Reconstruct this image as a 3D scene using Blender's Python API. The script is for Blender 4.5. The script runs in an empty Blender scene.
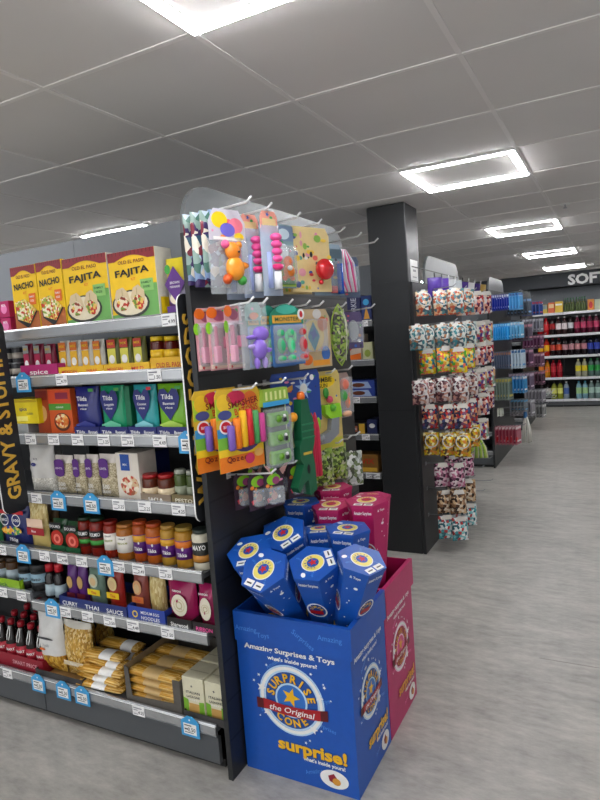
import bpy, math, random
from mathutils import Vector, Matrix, Quaternion
random.seed(7)
SC = bpy.context.scene
COL = SC.collection
PI = math.pi
# ------------------------------------------------------------------ camera
YAW, PITCH, ROLL, FPX, CZ = .4845, -.0969, -.0725, 608.9, 1.55
cy, sy = math.cos(YAW), math.sin(YAW); cp, sp = math.cos(PITCH), math.sin(PITCH); cr, sr = math.cos(ROLL), math.sin(ROLL)
FW = Vector((-sy*cp, cy*cp, sp)); R0 = Vector((cy, sy, 0)); U0 = R0.cross(FW)
RT = R0*cr + U0*sr; UP = U0*cr - R0*sr
CAM = Vector((0, 0, CZ))
cam = bpy.data.cameras.new('camera'); camo = bpy.data.objects.new('camera', cam); COL.objects.link(camo)
camo.matrix_world = Matrix(((RT.x, UP.x, -FW.x, 0), (RT.y, UP.y, -FW.y, 0), (RT.z, UP.z, -FW.z, CZ), (0, 0, 0, 1)))
cam.sensor_fit = 'VERTICAL'; cam.sensor_height = 24; cam.lens = FPX*24/800; cam.clip_start = .05; cam.clip_end = 60
SC.camera = camo
def PY(u, v, y):
    """where the ray through a pixel meets the upright plane at depth y"""
    d = RT*((u-300)/FPX) - UP*((v-400)/FPX) + FW
    t = y/d.y
    return d.x*t, CZ + d.z*t
def PZ(u, v, z):
    d = RT*((u-300)/FPX) - UP*((v-400)/FPX) + FW
    t = (z-CZ)/d.z
    return d.x*t, d.y*t
def XU(u, y, z):
    k = (u-300)/FPX; a = RT - FW*k; b = Vector((0, y, z-CZ))
    return -(a.dot(b))/a.x
# ------------------------------------------------------------------ materials
MT = {}
def srgb(c):
    if isinstance(c, str): c = [int(c[i:i+2], 16)/255 for i in (0, 2, 4)]
    return [x/12.92 if x <= .04045 else ((x+.055)/1.055)**2.4 for x in c]
def mat(c, rough=.5, metal=0., var=.08, scale=40., alpha=1., emit=0., bump=0., coat=0.):
    key = (c if isinstance(c, str) else tuple(c), rough, metal, var, scale, alpha, emit, bump, coat)
    if key in MT: return MT[key]
    m = bpy.data.materials.new('m_%s' % (c if isinstance(c, str) else 'x')); m.use_nodes = True
    nt = m.node_tree; N = nt.nodes; L = nt.links; p = N['Principled BSDF']
    col = srgb(c)
    p.inputs['Roughness'].default_value = rough; p.inputs['Metallic'].default_value = metal
    if alpha < 1: p.inputs['Alpha'].default_value = alpha
    if coat: p.inputs['Coat Weight'].default_value = coat
    if emit:
        p.inputs['Emission Color'].default_value = (*col, 1); p.inputs['Emission Strength'].default_value = emit
    if var:
        tc = N.new('ShaderNodeTexCoord'); nz = N.new('ShaderNodeTexNoise'); nz.inputs['Scale'].default_value = scale
        L.new(tc.outputs['Object'], nz.inputs['Vector'])
        mx = N.new('ShaderNodeMix'); mx.data_type = 'RGBA'
        mx.inputs[6].default_value = (*[x*(1-var) for x in col], 1); mx.inputs[7].default_value = (*[min(1, x*(1+var)) for x in col], 1)
        L.new(nz.outputs['Fac'], mx.inputs[0]); L.new(mx.outputs[2], p.inputs['Base Color'])
        if bump:
            bp = N.new('ShaderNodeBump'); bp.inputs['Strength'].default_value = bump; bp.inputs['Distance'].default_value = .01
            L.new(nz.outputs['Fac'], bp.inputs['Height']); L.new(bp.outputs['Normal'], p.inputs['Normal'])
    else: p.inputs['Base Color'].default_value = (*col, 1)
    MT[key] = m
    return m
def mixmat(cols, scale=60., rough=.3, stretch=(1, 1, 1), bump=.3, kind='VORONOI', rot=0.):
    """many coloured pieces seen through a bag: cells that each take one colour of a list"""
    key = ('mix', tuple(cols), scale, rough, stretch, bump, kind, rot)
    if key in MT: return MT[key]
    m = bpy.data.materials.new('m_mix'); m.use_nodes = True
    nt = m.node_tree; N = nt.nodes; L = nt.links; p = N['Principled BSDF']; p.inputs['Roughness'].default_value = rough
    tc = N.new('ShaderNodeTexCoord'); mp = N.new('ShaderNodeMapping'); mp.inputs['Scale'].default_value = stretch; mp.inputs['Rotation'].default_value = (0, rot, 0)
    L.new(tc.outputs['Object'], mp.inputs['Vector'])
    v = N.new('ShaderNodeTexVoronoi'); v.inputs['Scale'].default_value = scale; L.new(mp.outputs[0], v.inputs['Vector'])
    sep = N.new('ShaderNodeSeparateColor'); L.new(v.outputs['Color'], sep.inputs[0])
    r = N.new('ShaderNodeValToRGB'); r.color_ramp.interpolation = 'CONSTANT'
    el = r.color_ramp.elements
    for i, c in enumerate(cols):
        e = el[i] if i < 2 else el.new(i/len(cols))
        e.position = i/len(cols); e.color = (*srgb(c), 1)
    L.new(sep.outputs[0], r.inputs[0]); L.new(r.outputs[0], p.inputs['Base Color'])
    if bump:
        bp = N.new('ShaderNodeBump'); bp.inputs['Strength'].default_value = bump; bp.inputs['Distance'].default_value = .006; bp.invert = True
        L.new(v.outputs['Distance'], bp.inputs['Height']); L.new(bp.outputs['Normal'], p.inputs['Normal'])
    MT[key] = m
    return m
# ------------------------------------------------------------------ mesh builder
GLY = {}
def glyph(s, bold=.012):
    if (s, bold) in GLY: return GLY[(s, bold)]
    c = bpy.data.curves.new('t', 'FONT'); c.body = s; c.size = 1; c.resolution_u = 2; c.offset = bold; c.fill_mode = 'FRONT'
    o = bpy.data.objects.new('t', c); COL.objects.link(o)
    dg = bpy.context.evaluated_depsgraph_get()
    me = bpy.data.meshes.new_from_object(o.evaluated_get(dg))
    vs = [v.co.copy() for v in me.vertices]; fs = [tuple(p.vertices) for p in me.polygons]
    bpy.data.objects.remove(o); bpy.data.curves.remove(c); bpy.data.meshes.remove(me)
    if vs:
        x0 = min(v.x for v in vs); x1 = max(v.x for v in vs)
    else: x0 = x1 = 0
    GLY[(s, bold)] = (vs, fs, x0, x1)
    return GLY[(s, bold)]
class Fr:
    """a flat face: origin, right, up, outward normal"""
    def __init__(s, o, u, v, n=None):
        s.o = Vector(o); s.u = Vector(u).normalized(); s.v = Vector(v).normalized(); s.n = s.u.cross(s.v) if n is None else Vector(n)
    def p(s, a, b, k=0): return s.o + s.u*a + s.v*b + s.n*k
def front(y=0., x=0., z=0.): return Fr((x, y, z), (1, 0, 0), (0, 0, 1))        # faces -Y
E_ = .0007
class B:
    def __init__(s): s.v = []; s.f = []; s.m = []; s.sm = []; s.ms = []
    def mi(s, m):
        if m not in s.ms: s.ms.append(m)
        return s.ms.index(m)
    def add(s, vs, fs, m, smooth=False):
        k = len(s.v); i = s.mi(m)
        s.v += [tuple(v) for v in vs]
        for f in fs: s.f.append(tuple(k+a for a in f)); s.m.append(i); s.sm.append(smooth)
        return s
    def box(s, x0, x1, y0, y1, z0, z1, m, bev=0., M=None):
        if bev <= 0:
            vs = [(x, y, z) for x in (x0, x1) for y in (y0, y1) for z in (z0, z1)]
            fs = [(0, 1, 3, 2), (4, 6, 7, 5), (0, 4, 5, 1), (2, 3, 7, 6), (0, 2, 6, 4), (1, 5, 7, 3)]
        else:
            b = min(bev, (x1-x0)*.45, (y1-y0)*.45, (z1-z0)*.45); vs = []
            for x, dx in ((x0, b), (x1, -b)):
                for y, dy in ((y0, b), (y1, -b)):
                    for z, dz in ((z0, b), (z1, -b)):
                        vs += [(x, y+dy, z+dz), (x+dx, y, z+dz), (x+dx, y+dy, z)]
            I = lambda a, b_, c, k: (a*4+b_*2+c)*3+k
            fs = []
            fs.append((I(0,0,0,0), I(0,0,1,0), I(0,1,1,0), I(0,1,0,0))); fs.append((I(1,0,0,0), I(1,1,0,0), I(1,1,1,0), I(1,0,1,0)))
            fs.append((I(0,0,0,1), I(1,0,0,1), I(1,0,1,1), I(0,0,1,1))); fs.append((I(0,1,0,1), I(0,1,1,1), I(1,1,1,1), I(1,1,0,1)))
            fs.append((I(0,0,0,2), I(0,1,0,2), I(1,1,0,2), I(1,0,0,2))); fs.append((I(0,0,1,2), I(1,0,1,2), I(1,1,1,2), I(0,1,1,2)))
            for a in (0, 1):
                for b_ in (0, 1):
                    fs.append((I(a,b_,0,0), I(a,b_,1,0), I(a,b_,1,1), I(a,b_,0,1)))
                    fs.append((I(a,0,b_,0), I(a,1,b_,0), I(a,1,b_,2), I(a,0,b_,2)))
                    fs.append((I(0,a,b_,1), I(1,a,b_,1), I(1,a,b_,2), I(0,a,b_,2)))
                    for c in (0, 1): fs.append((I(a,b_,c,0), I(a,b_,c,1), I(a,b_,c,2)))
        if M: vs = [M @ Vector(v) for v in vs]
        return s.add(vs, fs, m)
    def lathe(s, prof, segs, bands, cx=0., cyy=0., z=0., smooth=True, sc=(1, 1), M=None):
        """prof: (r, z) from the base up; bands: one material, or one for each stretch"""
        n = len(prof); vs = []
        for r, h in prof:
            for k in range(segs):
                a = 2*PI*k/segs; vs.append(Vector((cx+r*sc[0]*math.cos(a), cyy+r*sc[1]*math.sin(a), z+h)))
        if M: vs = [M @ v for v in vs]
        base = len(s.v); s.v += [tuple(v) for v in vs]
        for i in range(n-1):
            mm = s.mi(bands[i] if isinstance(bands, (list, tuple)) else bands)
            for k in range(segs):
                k2 = (k+1) % segs
                s.f.append((base+i*segs+k, base+i*segs+k2, base+(i+1)*segs+k2, base+(i+1)*segs+k)); s.m.append(mm); s.sm.append(smooth)
        b0 = bands[0] if isinstance(bands, (list, tuple)) else bands; b1 = bands[-1] if isinstance(bands, (list, tuple)) else bands
        s.f.append(tuple(base+k for k in reversed(range(segs)))); s.m.append(s.mi(b0)); s.sm.append(False)
        s.f.append(tuple(base+(n-1)*segs+k for k in range(segs))); s.m.append(s.mi(b1)); s.sm.append(False)
        return s
    def ball(s, c, r, m, segs=12, rings=8, sc=(1, 1, 1)):
        c = Vector(c); vs = [c+Vector((0, 0, -r*sc[2]))]; fs = []
        for i in range(1, rings):
            t = PI*i/rings
            for k in range(segs):
                a = 2*PI*k/segs; vs.append(c+Vector((r*sc[0]*math.sin(t)*math.cos(a), r*sc[1]*math.sin(t)*math.sin(a), -r*sc[2]*math.cos(t))))
        vs.append(c+Vector((0, 0, r*sc[2]))); top = len(vs)-1
        for k in range(segs):
            k2 = (k+1) % segs; fs.append((0, 1+k2, 1+k)); fs.append((top, top-segs+k, top-segs+k2))
            for i in range(rings-2): fs.append((1+i*segs+k, 1+i*segs+k2, 1+(i+1)*segs+k2, 1+(i+1)*segs+k))
        return s.add(vs, fs, m, True)
    def tube(s, pts, r, m, segs=6):
        pts = [Vector(p) for p in pts]; base = len(s.v); mi = s.mi(m)
        for i, p in enumerate(pts):
            d = (pts[min(i+1, len(pts)-1)]-pts[max(i-1, 0)]).normalized()
            a = d.orthogonal().normalized() if i == 0 else (a - d*a.dot(d)).normalized()
            b = d.cross(a); rr = r[i] if isinstance(r, (list, tuple)) else r
            for k in range(segs):
                t = 2*PI*k/segs; s.v.append(tuple(p+a*(rr*math.cos(t))+b*(rr*math.sin(t))))
        for i in range(len(pts)-1):
            for k in range(segs):
                k2 = (k+1) % segs; s.f.append((base+i*segs+k, base+i*segs+k2, base+(i+1)*segs+k2, base+(i+1)*segs+k)); s.m.append(mi); s.sm.append(True)
        s.f.append(tuple(base+k for k in reversed(range(segs)))); s.m.append(mi); s.sm.append(False)
        s.f.append(tuple(base+(len(pts)-1)*segs+k for k in range(segs))); s.m.append(mi); s.sm.append(False)
        return s
    def prism(s, pts, fr, t, m, m2=None):
        """a flat outline with thickness t behind its face"""
        n = len(pts); vs = [fr.p(a, b, 0) for a, b in pts] + [fr.p(a, b, -t) for a, b in pts]
        s.add(vs, [tuple(range(n)), tuple(reversed(range(n, 2*n)))], m)
        k = len(s.v)-2*n; mi = s.mi(m2 or m)
        for i in range(n):
            j = (i+1) % n; s.f.append((k+j, k+i, k+n+i, k+n+j)); s.m.append(mi); s.sm.append(False)
        return s
    def poly(s, fr, pts, m, k=1): return s.add([fr.p(a, b, k*E_) for a, b in pts], [tuple(range(len(pts)))], m)
    def rect(s, fr, x0, y0, x1, y1, m, k=1): return s.poly(fr, [(x0, y0), (x1, y0), (x1, y1), (x0, y1)], m, k)
    def ell(s, fr, cx, cyy, rx, ry, m, k=1, n=20, a0=0., a1=2*PI, rot=0.):
        P = []
        full = abs(a1-a0) > 6.2
        for i in range(n if full else n+1):
            t = a0+(a1-a0)*i/n; x = rx*math.cos(t); y = ry*math.sin(t)
            P.append((cx+x*math.cos(rot)-y*math.sin(rot), cyy+x*math.sin(rot)+y*math.cos(rot)))
        return s.poly(fr, P, m, k)
    def ring(s, fr, cx, cyy, r0, r1, m, k=1, n=40, a0=0., a1=2*PI, sx=1.):
        for i in range(n):
            a, b = a0+(a1-a0)*i/n, a0+(a1-a0)*(i+1)/n
            s.poly(fr, [(cx+sx*r0*math.cos(a), cyy+r0*math.sin(a)), (cx+sx*r1*math.cos(a), cyy+r1*math.sin(a)), (cx+sx*r1*math.cos(b), cyy+r1*math.sin(b)), (cx+sx*r0*math.cos(b), cyy+r0*math.sin(b))], m, k)
        return s
    def star(s, fr, cx, cyy, r, m, k=1, n=5, rot=.3, inner=.42):
        return s.poly(fr, [(cx+(r if i % 2 == 0 else r*inner)*math.sin(rot+PI*i/n), cyy+(r if i % 2 == 0 else r*inner)*math.cos(rot+PI*i/n)) for i in range(2*n)], m, k)
    def text(s, fr, st, cx, cyy, size, m, k=1, w=None, rot=0., shear=0., bold=.012):
        vs, fs, x0, x1 = glyph(st, bold)
        if not vs: return s
        sx = size if w is None else w/(x1-x0)
        P = []
        for v in vs:
            x = (v.x-(x0+x1)/2)*sx + shear*(v.y-.35)*size; y = (v.y-.35)*size
            P.append(fr.p(cx+x*math.cos(rot)-y*math.sin(rot), cyy+x*math.sin(rot)+y*math.cos(rot), k*E_))
        return s.add(P, fs, m)
    def arctext(s, fr, st, cx, cyy, r, size, m, k, a0, a1, inside=False, bold=.02):
        n = len(st)
        for i, ch in enumerate(st):
            a = a0+(a1-a0)*(i/(n-1) if n > 1 else .5)
            s.text(fr, ch, cx+r*math.cos(a), cyy+r*math.sin(a), size, m, k, rot=a-PI/2 if not inside else a+PI/2, bold=bold)
        return s
    def pillow(s, w, h, d, m, nx=8, nz=10, seal=.06, y0=0., x0=0., z0=0., mback=None, topw=1., bands=None, wob=.0, seed=1):
        """a filled bag standing upright: flat crimped top and bottom, swollen between; front at y0-"""
        rnd = random.Random(seed); G = {}
        vs = []
        for side in (0, 1):
            for j in range(nz+1):
                for i in range(nx+1):
                    a = i/nx; b = j/nz
                    px = (a-.5)*w*(1+(topw-1)*b); pz = b*h
                    q = (math.sin(PI*a)**.6)*(math.sin(PI*min(1, max(0, (b-seal)/(1-2*seal))))**.45 if seal < b < 1-seal else 0)
                    dd = .5*d*q*(1+wob*rnd.uniform(-1, 1)) + .0008
                    if wob: px += w*.03*rnd.uniform(-wob, wob)
                    vs.append((x0+px, y0+(-dd if side == 0 else dd), z0+pz))
        base = len(s.v); s.v += vs; W_ = nx+1; o = (nz+1)*W_
        for j in range(nz):
            mm = m
            if bands:
                for lim, bm in bands:
                    if (j+.5)/nz < lim: mm = bm; break
            i1 = s.mi(mm); i2 = s.mi(mback or mm)
            for i in range(nx):
                a = j*W_+i
                s.f.append((base+a, base+a+1, base+a+W_+1, base+a+W_)); s.m.append(i1); s.sm.append(True)
                s.f.append((base+o+a+1, base+o+a, base+o+a+W_, base+o+a+W_+1)); s.m.append(i2); s.sm.append(True)
            for e in (0, nx):
                a = j*W_+e; q = (base+a, base+a+W_, base+o+a+W_, base+o+a)
                s.f.append(q if e == 0 else q[::-1]); s.m.append(i1); s.sm.append(False)
        return s
    def build(s, name, parent=None, loc=None, rot=None, label=None, cat=None, group=None, kind=None):
        me = bpy.data.meshes.new(name); me.from_pydata(s.v, [], s.f)
        for m in s.ms: me.materials.append(m)
        me.polygons.foreach_set('material_index', s.m); me.polygons.foreach_set('use_smooth', s.sm); me.update()
        o = bpy.data.objects.new(name, me); COL.objects.link(o)
        if parent is not None: o.parent = parent
        if loc is not None: o.location = loc
        if rot is not None: o.rotation_euler = rot
        tag(o, label, cat, group, kind)
        return o
def tag(o, label=None, cat=None, group=None, kind=None):
    if label: o['label'] = label
    if cat: o['category'] = cat
    if group: o['group'] = group
    if kind: o['kind'] = kind
    return o
def thing(name, label, cat, loc=(0, 0, 0), rz=0., group=None):
    o = bpy.data.objects.new(name, None); o.empty_display_size = .05; COL.objects.link(o)
    o.location = loc; o.rotation_euler = (0, 0, rz)
    return tag(o, label, cat, group)
def copy_tree(o, parent=None, **kw):
    c = o.copy(); COL.objects.link(c)
    if parent is not None: c.parent = parent
    for ch in list(KIDS.get(o.name, [])) or [x for x in o.children]: copy_tree(ch, c)
    for k, v in kw.items():
        if k in ('label', 'group'): c[k] = v
        else: setattr(c, k, v)
    return c
KIDS = {}
ORD = ['first', 'second', 'third', 'fourth', 'fifth', 'sixth', 'seventh', 'eighth', 'ninth', 'tenth', 'eleventh', 'twelfth']
# palette
WHITE = mat('f2f2f0', .5); BLK = mat('141416', .5); DK = mat('2a2c30', .45, var=.05); RED = mat('c81e2c', .4); YEL = mat('f4cf12', .4); NAVY = mat('1d2470', .35)
GRN = mat('3d9a3c', .4); LIME = mat('8ccf2c', .4); ORG = mat('e8701c', .4); PINK = mat('ee5aa0', .35); PURP = mat('5c2a82', .4); BRN = mat('5a3218', .45)
CREAM = mat('e8dcc0', .5); GOLD = mat('e2b23a', .4); SKYB = mat('3fa9e0', .4); SILV = mat('b9bcc0', .3, .7); KBLU = mat('1252b0', .4); MAG = mat('b81a60', .4)
MARO = mat('7c1420', .4); TEAL = mat('2aa6a8', .4); DGRN = mat('1a5a34', .45); INK = mat('3a3a40', .6); CLEAR = mat('dfe6ea', .08, alpha=.28, var=0); GLASSY = mat('c8d0d0', .08, alpha=.4, var=0)
KRAFT = mat('b08850', .6)
# ------------------------------------------------------------------ the room
CH = 2.42; XL, XR, YN, YF = -6.6, 2.6, -4.2, 12.6
def floor_mat():
    m = bpy.data.materials.new('m_vinyl'); m.use_nodes = True; nt = m.node_tree; N = nt.nodes; L = nt.links; p = N['Principled BSDF']
    tc = N.new('ShaderNodeTexCoord'); mp = N.new('ShaderNodeMapping'); mp.inputs['Scale'].default_value = (1.1, 2.6, 1); mp.inputs['Rotation'].default_value = (0, 0, .25)
    L.new(tc.outputs['Object'], mp.inputs[0])
    n1 = N.new('ShaderNodeTexNoise'); n1.inputs['Scale'].default_value = 2.2; n1.inputs['Detail'].default_value = 8; n1.inputs['Roughness'].default_value = .72
    n2 = N.new('ShaderNodeTexNoise'); n2.inputs['Scale'].default_value = 9; n2.inputs['Detail'].default_value = 5; n2.inputs['Roughness'].default_value = .7
    L.new(mp.outputs[0], n1.inputs[0]); L.new(mp.outputs[0], n2.inputs[0])
    ad = N.new('ShaderNodeMath'); ad.operation = 'ADD'; L.new(n1.outputs['Fac'], ad.inputs[0]); L.new(n2.outputs['Fac'], ad.inputs[1])
    hf = N.new('ShaderNodeMath'); hf.operation = 'MULTIPLY'; hf.inputs[1].default_value = .5; L.new(ad.outputs[0], hf.inputs[0])
    r = N.new('ShaderNodeValToRGB'); e = r.color_ramp.elements
    e[0].position = .36; e[0].color = (*srgb('8d8b86'), 1); e[1].position = .64; e[1].color = (*srgb('bab7b0'), 1)
    L.new(hf.outputs[0], r.inputs[0])
    # sheet joint lines every two metres
    L.new(r.outputs[0], p.inputs['Base Color']); p.inputs['Roughness'].default_value = .42
    return m
FLOORM = floor_mat()
b = B(); b.box(XL, XR, YN, YF, -.05, 0, FLOORM)
b.box(-.35+.0, XR, 2.868, 2.872, 0, .0006, mat('8c8a84', .5)); b.build('floor', kind='structure')
TILE = mat('e4e1df', .9, var=.03, scale=3); TB = mat('eeebe9', .6, var=.02)
b = B(); b.box(XL, XR, YN, YF, CH, CH+.05, TILE)
gx0, gy0 = -1.027, 1.474
x = gx0 - 9*.6
while x < XR:
    if x > XL: b.box(x-.009, x+.009, YN, YF, CH-.003, CH, TB)
    x += .6
y = gy0 - 9*.6
while y < YF:
    if y > YN: b.box(XL, XR, y-.009, y+.009, CH-.0035, CH, TB)
    y += .6
b.build('ceiling', kind='structure')
WALLM = mat('9b9ea2', .8, var=.03); DWALL = mat('3c3f43', .7, var=.03)
B().box(XL, XR, YF, YF+.1, 0, CH, DWALL).build('wall_back', kind='structure')
B().box(XL-.1, XL, YN, YF, 0, CH, WALLM).build('wall_left', kind='structure')
B().box(XR, XR+.1, YN, YF, 0, CH, WALLM).build('wall_right', kind='structure')
# column with fixings of its cladding joints
COLM = mat('292b2d', .42, var=.05); b = B(); b.box(-1.505, -1.235, 4.03, 4.31, 0, CH-.004, COLM, .006)
b.box(-1.507, -1.233, 4.028, 4.312, 1.02, 1.024, BLK); b.box(-1.507, -1.233, 4.028, 4.312, 1.9, 1.903, DK)
b.build('column', kind='structure')
t = thing('paper_notice', 'white printed paper notice taped to the side of the dark column', 'notice', (-1.2348, 4.09, 1.785))
b = B(); fr = Fr((.0012, 0, 0), (0, 1, 0), (0, 0, 1)); b.box(0, .001, 0, .17, 0, .26, WHITE)
g_ = mat('a8a8ac', .6); b.rect(fr, .05, .18, .12, .195, g_); b.rect(fr, .04, .14, .13, .147, g_); b.rect(fr, .05, .03, .12, .037, g_); b.build('sheet', t)
# ------------------------------------------------------------------ ceiling lamps
LEDM = mat('fdfdff', .5, var=0, emit=33.); LFR = mat('e6e6e4', .5, var=.02)
def lamp():
    t = thing('ceiling_light', '', 'ceiling light', (0, 0, CH))
    b = B(); o, i, z0 = .297, .262, -.011
    for a, c in ((o, o-.008), (i, i-.008)):
        b.box(-a, a, -a, -c, z0, -.0036, LFR); b.box(-a, a, c, a, z0, -.0036, LFR); b.box(-a, -c, -c, c, z0, -.0036, LFR); b.box(c, a, -c, c, z0, -.0036, LFR)
    b.build('frame', t)
    b = B(); a, c = o-.0082, i+.0002
    b.box(-a, a, -a, -c, -.0158, -.0037, LEDM); b.box(-a, a, c, a, -.0158, -.0037, LEDM); b.box(-a, -a+(a-c), -c, c, -.0158, -.0037, LEDM); b.box(c, a, -c, c, -.0158, -.0037, LEDM)
    b.build('diffuser', t)
    return t
L0 = lamp(); first = True
names = {(-1, .874): 'square LED frame light overhead at the top edge of the picture', (-1, 3.274): 'largest whole square LED frame light, above the dark column',
         (-1, 5.674): 'square LED frame light second nearest above the right aisle', (-1, 8.074): 'square LED frame light above the aisle before the last one',
         (-1, 10.474): 'square LED frame light closest to the soft drinks wall', (-3, 3.274): 'square LED frame light showing just over the tall grey shelf back'}
for xi, X in ((-3, -3.427), (-1, -1.027), (1, 1.373), (-5, -5.827)):
    for Y in (-3.926, -1.526, .874, 3.274, 5.674, 8.074, 10.474):
        if xi == -5 and Y < 0: continue
        lb = names.get((xi, Y), 'square LED frame light out of sight over the %s aisle, about %d metres along' % ({-5: 'far left', -3: 'left', -1: 'middle', 1: 'right'}[xi], round(Y+4)))
        o = L0 if first else copy_tree(L0); first = False
        o.location = (X+.3, Y+.3, CH); o['label'] = lb; o['group'] = 'square ceiling lights'
for (u, v), l in (((565, 203), 'small white sprinkler head on the ceiling right of the lights'), ((594, 262), 'small white sprinkler head on the ceiling near the drinks sign')):
    X, Y = PZ(u, v, CH); t = thing('sprinkler_head', l, 'sprinkler', (X, Y, CH), 0, 'ceiling sprinklers')
    B().lathe([(.035, -.012), (.035, -.0036)], 14, WHITE).build('flange', t); B().lathe([(.014, -.04), (.012, -.03), (.004, -.028), (.006, -.012)], 10, SILV).build('nozzle', t)
X, Y = PZ(592, 182, CH)
# world: added even white fill, entering at the open end behind the camera
w = bpy.data.worlds.new('world'); SC.world = w; w.use_nodes = True; bg = w.node_tree.nodes['Background']; bg.inputs[0].default_value = (.98, .99, 1, 1); bg.inputs[1].default_value = .85
# ------------------------------------------------------------------ shelving
GM = mat('63666a', .4, .3, .04); RAILM = mat('bfc2c5', .26, .7, .05); RAILT = mat('8d9195', .35, .6); BACKM = mat('26272a', .6, var=.04); BACKL = mat('7d8288', .5, var=.03)
KICK = mat('565a5e', .45, .2, .03); TICK = mat('f4f4f4', .5, var=0)
YS = 1.66
def ticket(parent, x, z, y, w=.06, h=.042):
    b = B(); b.box(x-w/2, x+w/2, y-.0025, y-.0005, z-h/2, z+h/2, TICK); fr = front(y-.0025)
    r = random.Random(int(x*1000)+int(z*77))
    b.rect(fr, x-w*.42, z+h*.2, x+w*(.1+.3*r.random()), z+h*.32, mat('8c8c94', .6)); b.rect(fr, x-w*.42, z+h*.02, x-w*.05, z+h*.1, mat('8c8c94', .6))
    b.text(fr, '%d.%02d' % (r.randint(1, 4), r.choice((25, 49, 79, 99, 50))), x+w*.22, z-h*.14, h*.42, mat('3c3c44', .5)); b.rect(fr, x-w*.42, z-h*.36, x-w*.02, z-h*.28, mat('8c8c94', .6))
    b.build('price_ticket', parent)
def bay(name, label, x0, x1, zs, tick, yb=2.1, yf=YS, back=2.09, base=True):
    t = thing(name, label, 'shelving', ((x0+x1)/2, (yf+yb)/2, 0)); ox, oy = t.location.x, t.location.y
    L_ = lambda X: X-ox
    b = B(); b.box(L_(x0), L_(x1), yb-oy, yb-oy+.02, .08, 1.62, BACKM); b.box(L_(x0), L_(x1), yb-oy, yb-oy+.02, 1.62, back, BACKL); b.build('back_panel', t)  # lower back coloured dark to stand in for the shade between shelves
    for e in (x0, x1-.012):
        B().box(L_(e), L_(e+.012), yb-oy-.05, yb-oy-.001, .08, 1.62, DK).build('upright', t)
    zb = zs[-1]
    b = B(); b.box(L_(x0), L_(x1), yf-oy+.04, yb-oy, 0, .03, BLK); b.box(L_(x0)+.002, L_(x1)-.002, yf-oy+.012, yf-oy+.03, .03, zb-.055, KICK); b.build('kickboard', t)
    for i, z in enumerate(zs):
        s_ = B().box(L_(x0)+.001, L_(x1)-.001, yf-oy+.012, yb-oy-.051, z-.03, z-.012, GM).build('shelf', t)
        b = B(); y = yf-oy
        b.prism([(y+.012, z-.012), (y+.012, z), (y+.003, z), (y, z-.006), (y, z-.04), (y+.004, z-.047), (y+.012, z-.047)][::-1], Fr((L_(x1)-.001, 0, 0), (0, 1, 0), (0, 0, 1)), x1-x0-.002, RAILM)
        b.box(L_(x0)+.001, L_(x1)-.001, y-.0006, y, z-.044, z-.041, RAILT); b.box(L_(x0)+.001, L_(x1)-.001, y-.0006, y, z-.008, z-.006, WHITE)
        b.build('price_rail', s_)
        for u in tick.get(i, ()): 
            X = XU(u, yf, z-.024)
            if x0+.03 < X < x1-.026: ticket(s_, L_(X), z-.024, y-.001)
    return t
ZR = [1.677, 1.490, 1.256, 1.010, .765, .536, .187]
TK = {0: [169], 1: [62, 155], 2: [31, 54, 78, 104, 128, 160], 3: [37, 119, 145, 179], 4: [45, 63, 82, 119, 139, 166, 198], 5: [66, 88, 110, 133.5, 168, 215], 6: [139]}
XB = -2.235
bay('shelving_bay', 'grey grocery shelving bay full of jars, rice and pasta beside the toy panel', XB, -1.316, ZR, TK)
bay('shelving_bay', 'grey grocery shelving bay cut off by the left edge, holding dark sauce bottles', -3.2, XB-.002, ZR[:5]+[.57, .187], {4: [2, 30], 5: [3, 22, 36], 6: [8]})
# blade signs
SIGN = mat('1d1f23', .5, var=.04); SYEL = mat('e0b040', .5)
def blade(text, label, x, y0, y1, z0, z1, ts, tl, edge=WHITE):
    t = thing('category_sign', label, 'sign', (x, y1, z0))
    w_ = y1-y0; h = z1-z0; r = .035; P = []
    for cx_, cz, a0 in ((r-w_, r, PI), (-r, r, 1.5*PI), (-r, h-r, 0), (r-w_, h-r, PI/2)):
        for i in range(5): a = a0+PI/2*i/4; P.append((cx_+r*math.cos(a), cz+r*math.sin(a)))
    fr = Fr((.006, 0, 0), (0, 1, 0), (0, 0, 1))
    b = B(); b.prism(P, fr, .006, SIGN, edge); b.build('board', t)
    b = B(); b.text(fr, text, -w_/2, tl[0], ts, SYEL, 1.5, w=tl[1], rot=PI/2, bold=.03)
    b.build('lettering', t)
    return t
blade('GRAVY & STUFFING', 'dark upright blade sign reading GRAVY & STUFFING in yellow between two bays', -2.172, 1.535, 1.652, .945, 1.72, .082, (.385, .66)).rotation_euler = (.03, 0, 0)
blade('WORLD FOODS', 'dark upright blade sign with yellow letters half hidden by the toy panel', -1.296, 1.628, 1.74, .95, 1.735, .105, (.39, .66))
# blue shelf talkers
TALK = mat('3aa0dc', .35, coat=.3)
def talker(u, v, ztop, label):
    X = XU(u, YS-.006, ztop-.03)
    t = thing('price_tag', label, 'price tag', (X, YS-.006, ztop), 0, 'blue house-shaped price tags')
    b = B(); w_, h = .082, .066; fr = front(0)
    b.prism([(-w_/2, -h), (w_/2, -h), (w_/2, -.008), (.012, .014), (-.012, .014), (-w_/2, -.008)], fr, .003, TALK); b.build('card', t)
    b = B(); b.rect(fr, -w_*.36, -h*.86, w_*.36, -h*.22, WHITE, 1); b.rect(fr, -w_*.3, -h*.36, w_*.1, -h*.3, INK, 2); b.text(fr, '2.50', w_*.1, -h*.55, .02, BLK, 2); b.rect(fr, -w_*.3, -h*.6, -w_*.08, -h*.52, INK, 2); b.rect(fr, -w_*.3, -h*.76, w_*.2, -h*.72, INK, 2)
    b.ell(fr, 0, 0, .004, .004, WHITE, 1, 10); b.build('insert', t)
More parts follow.
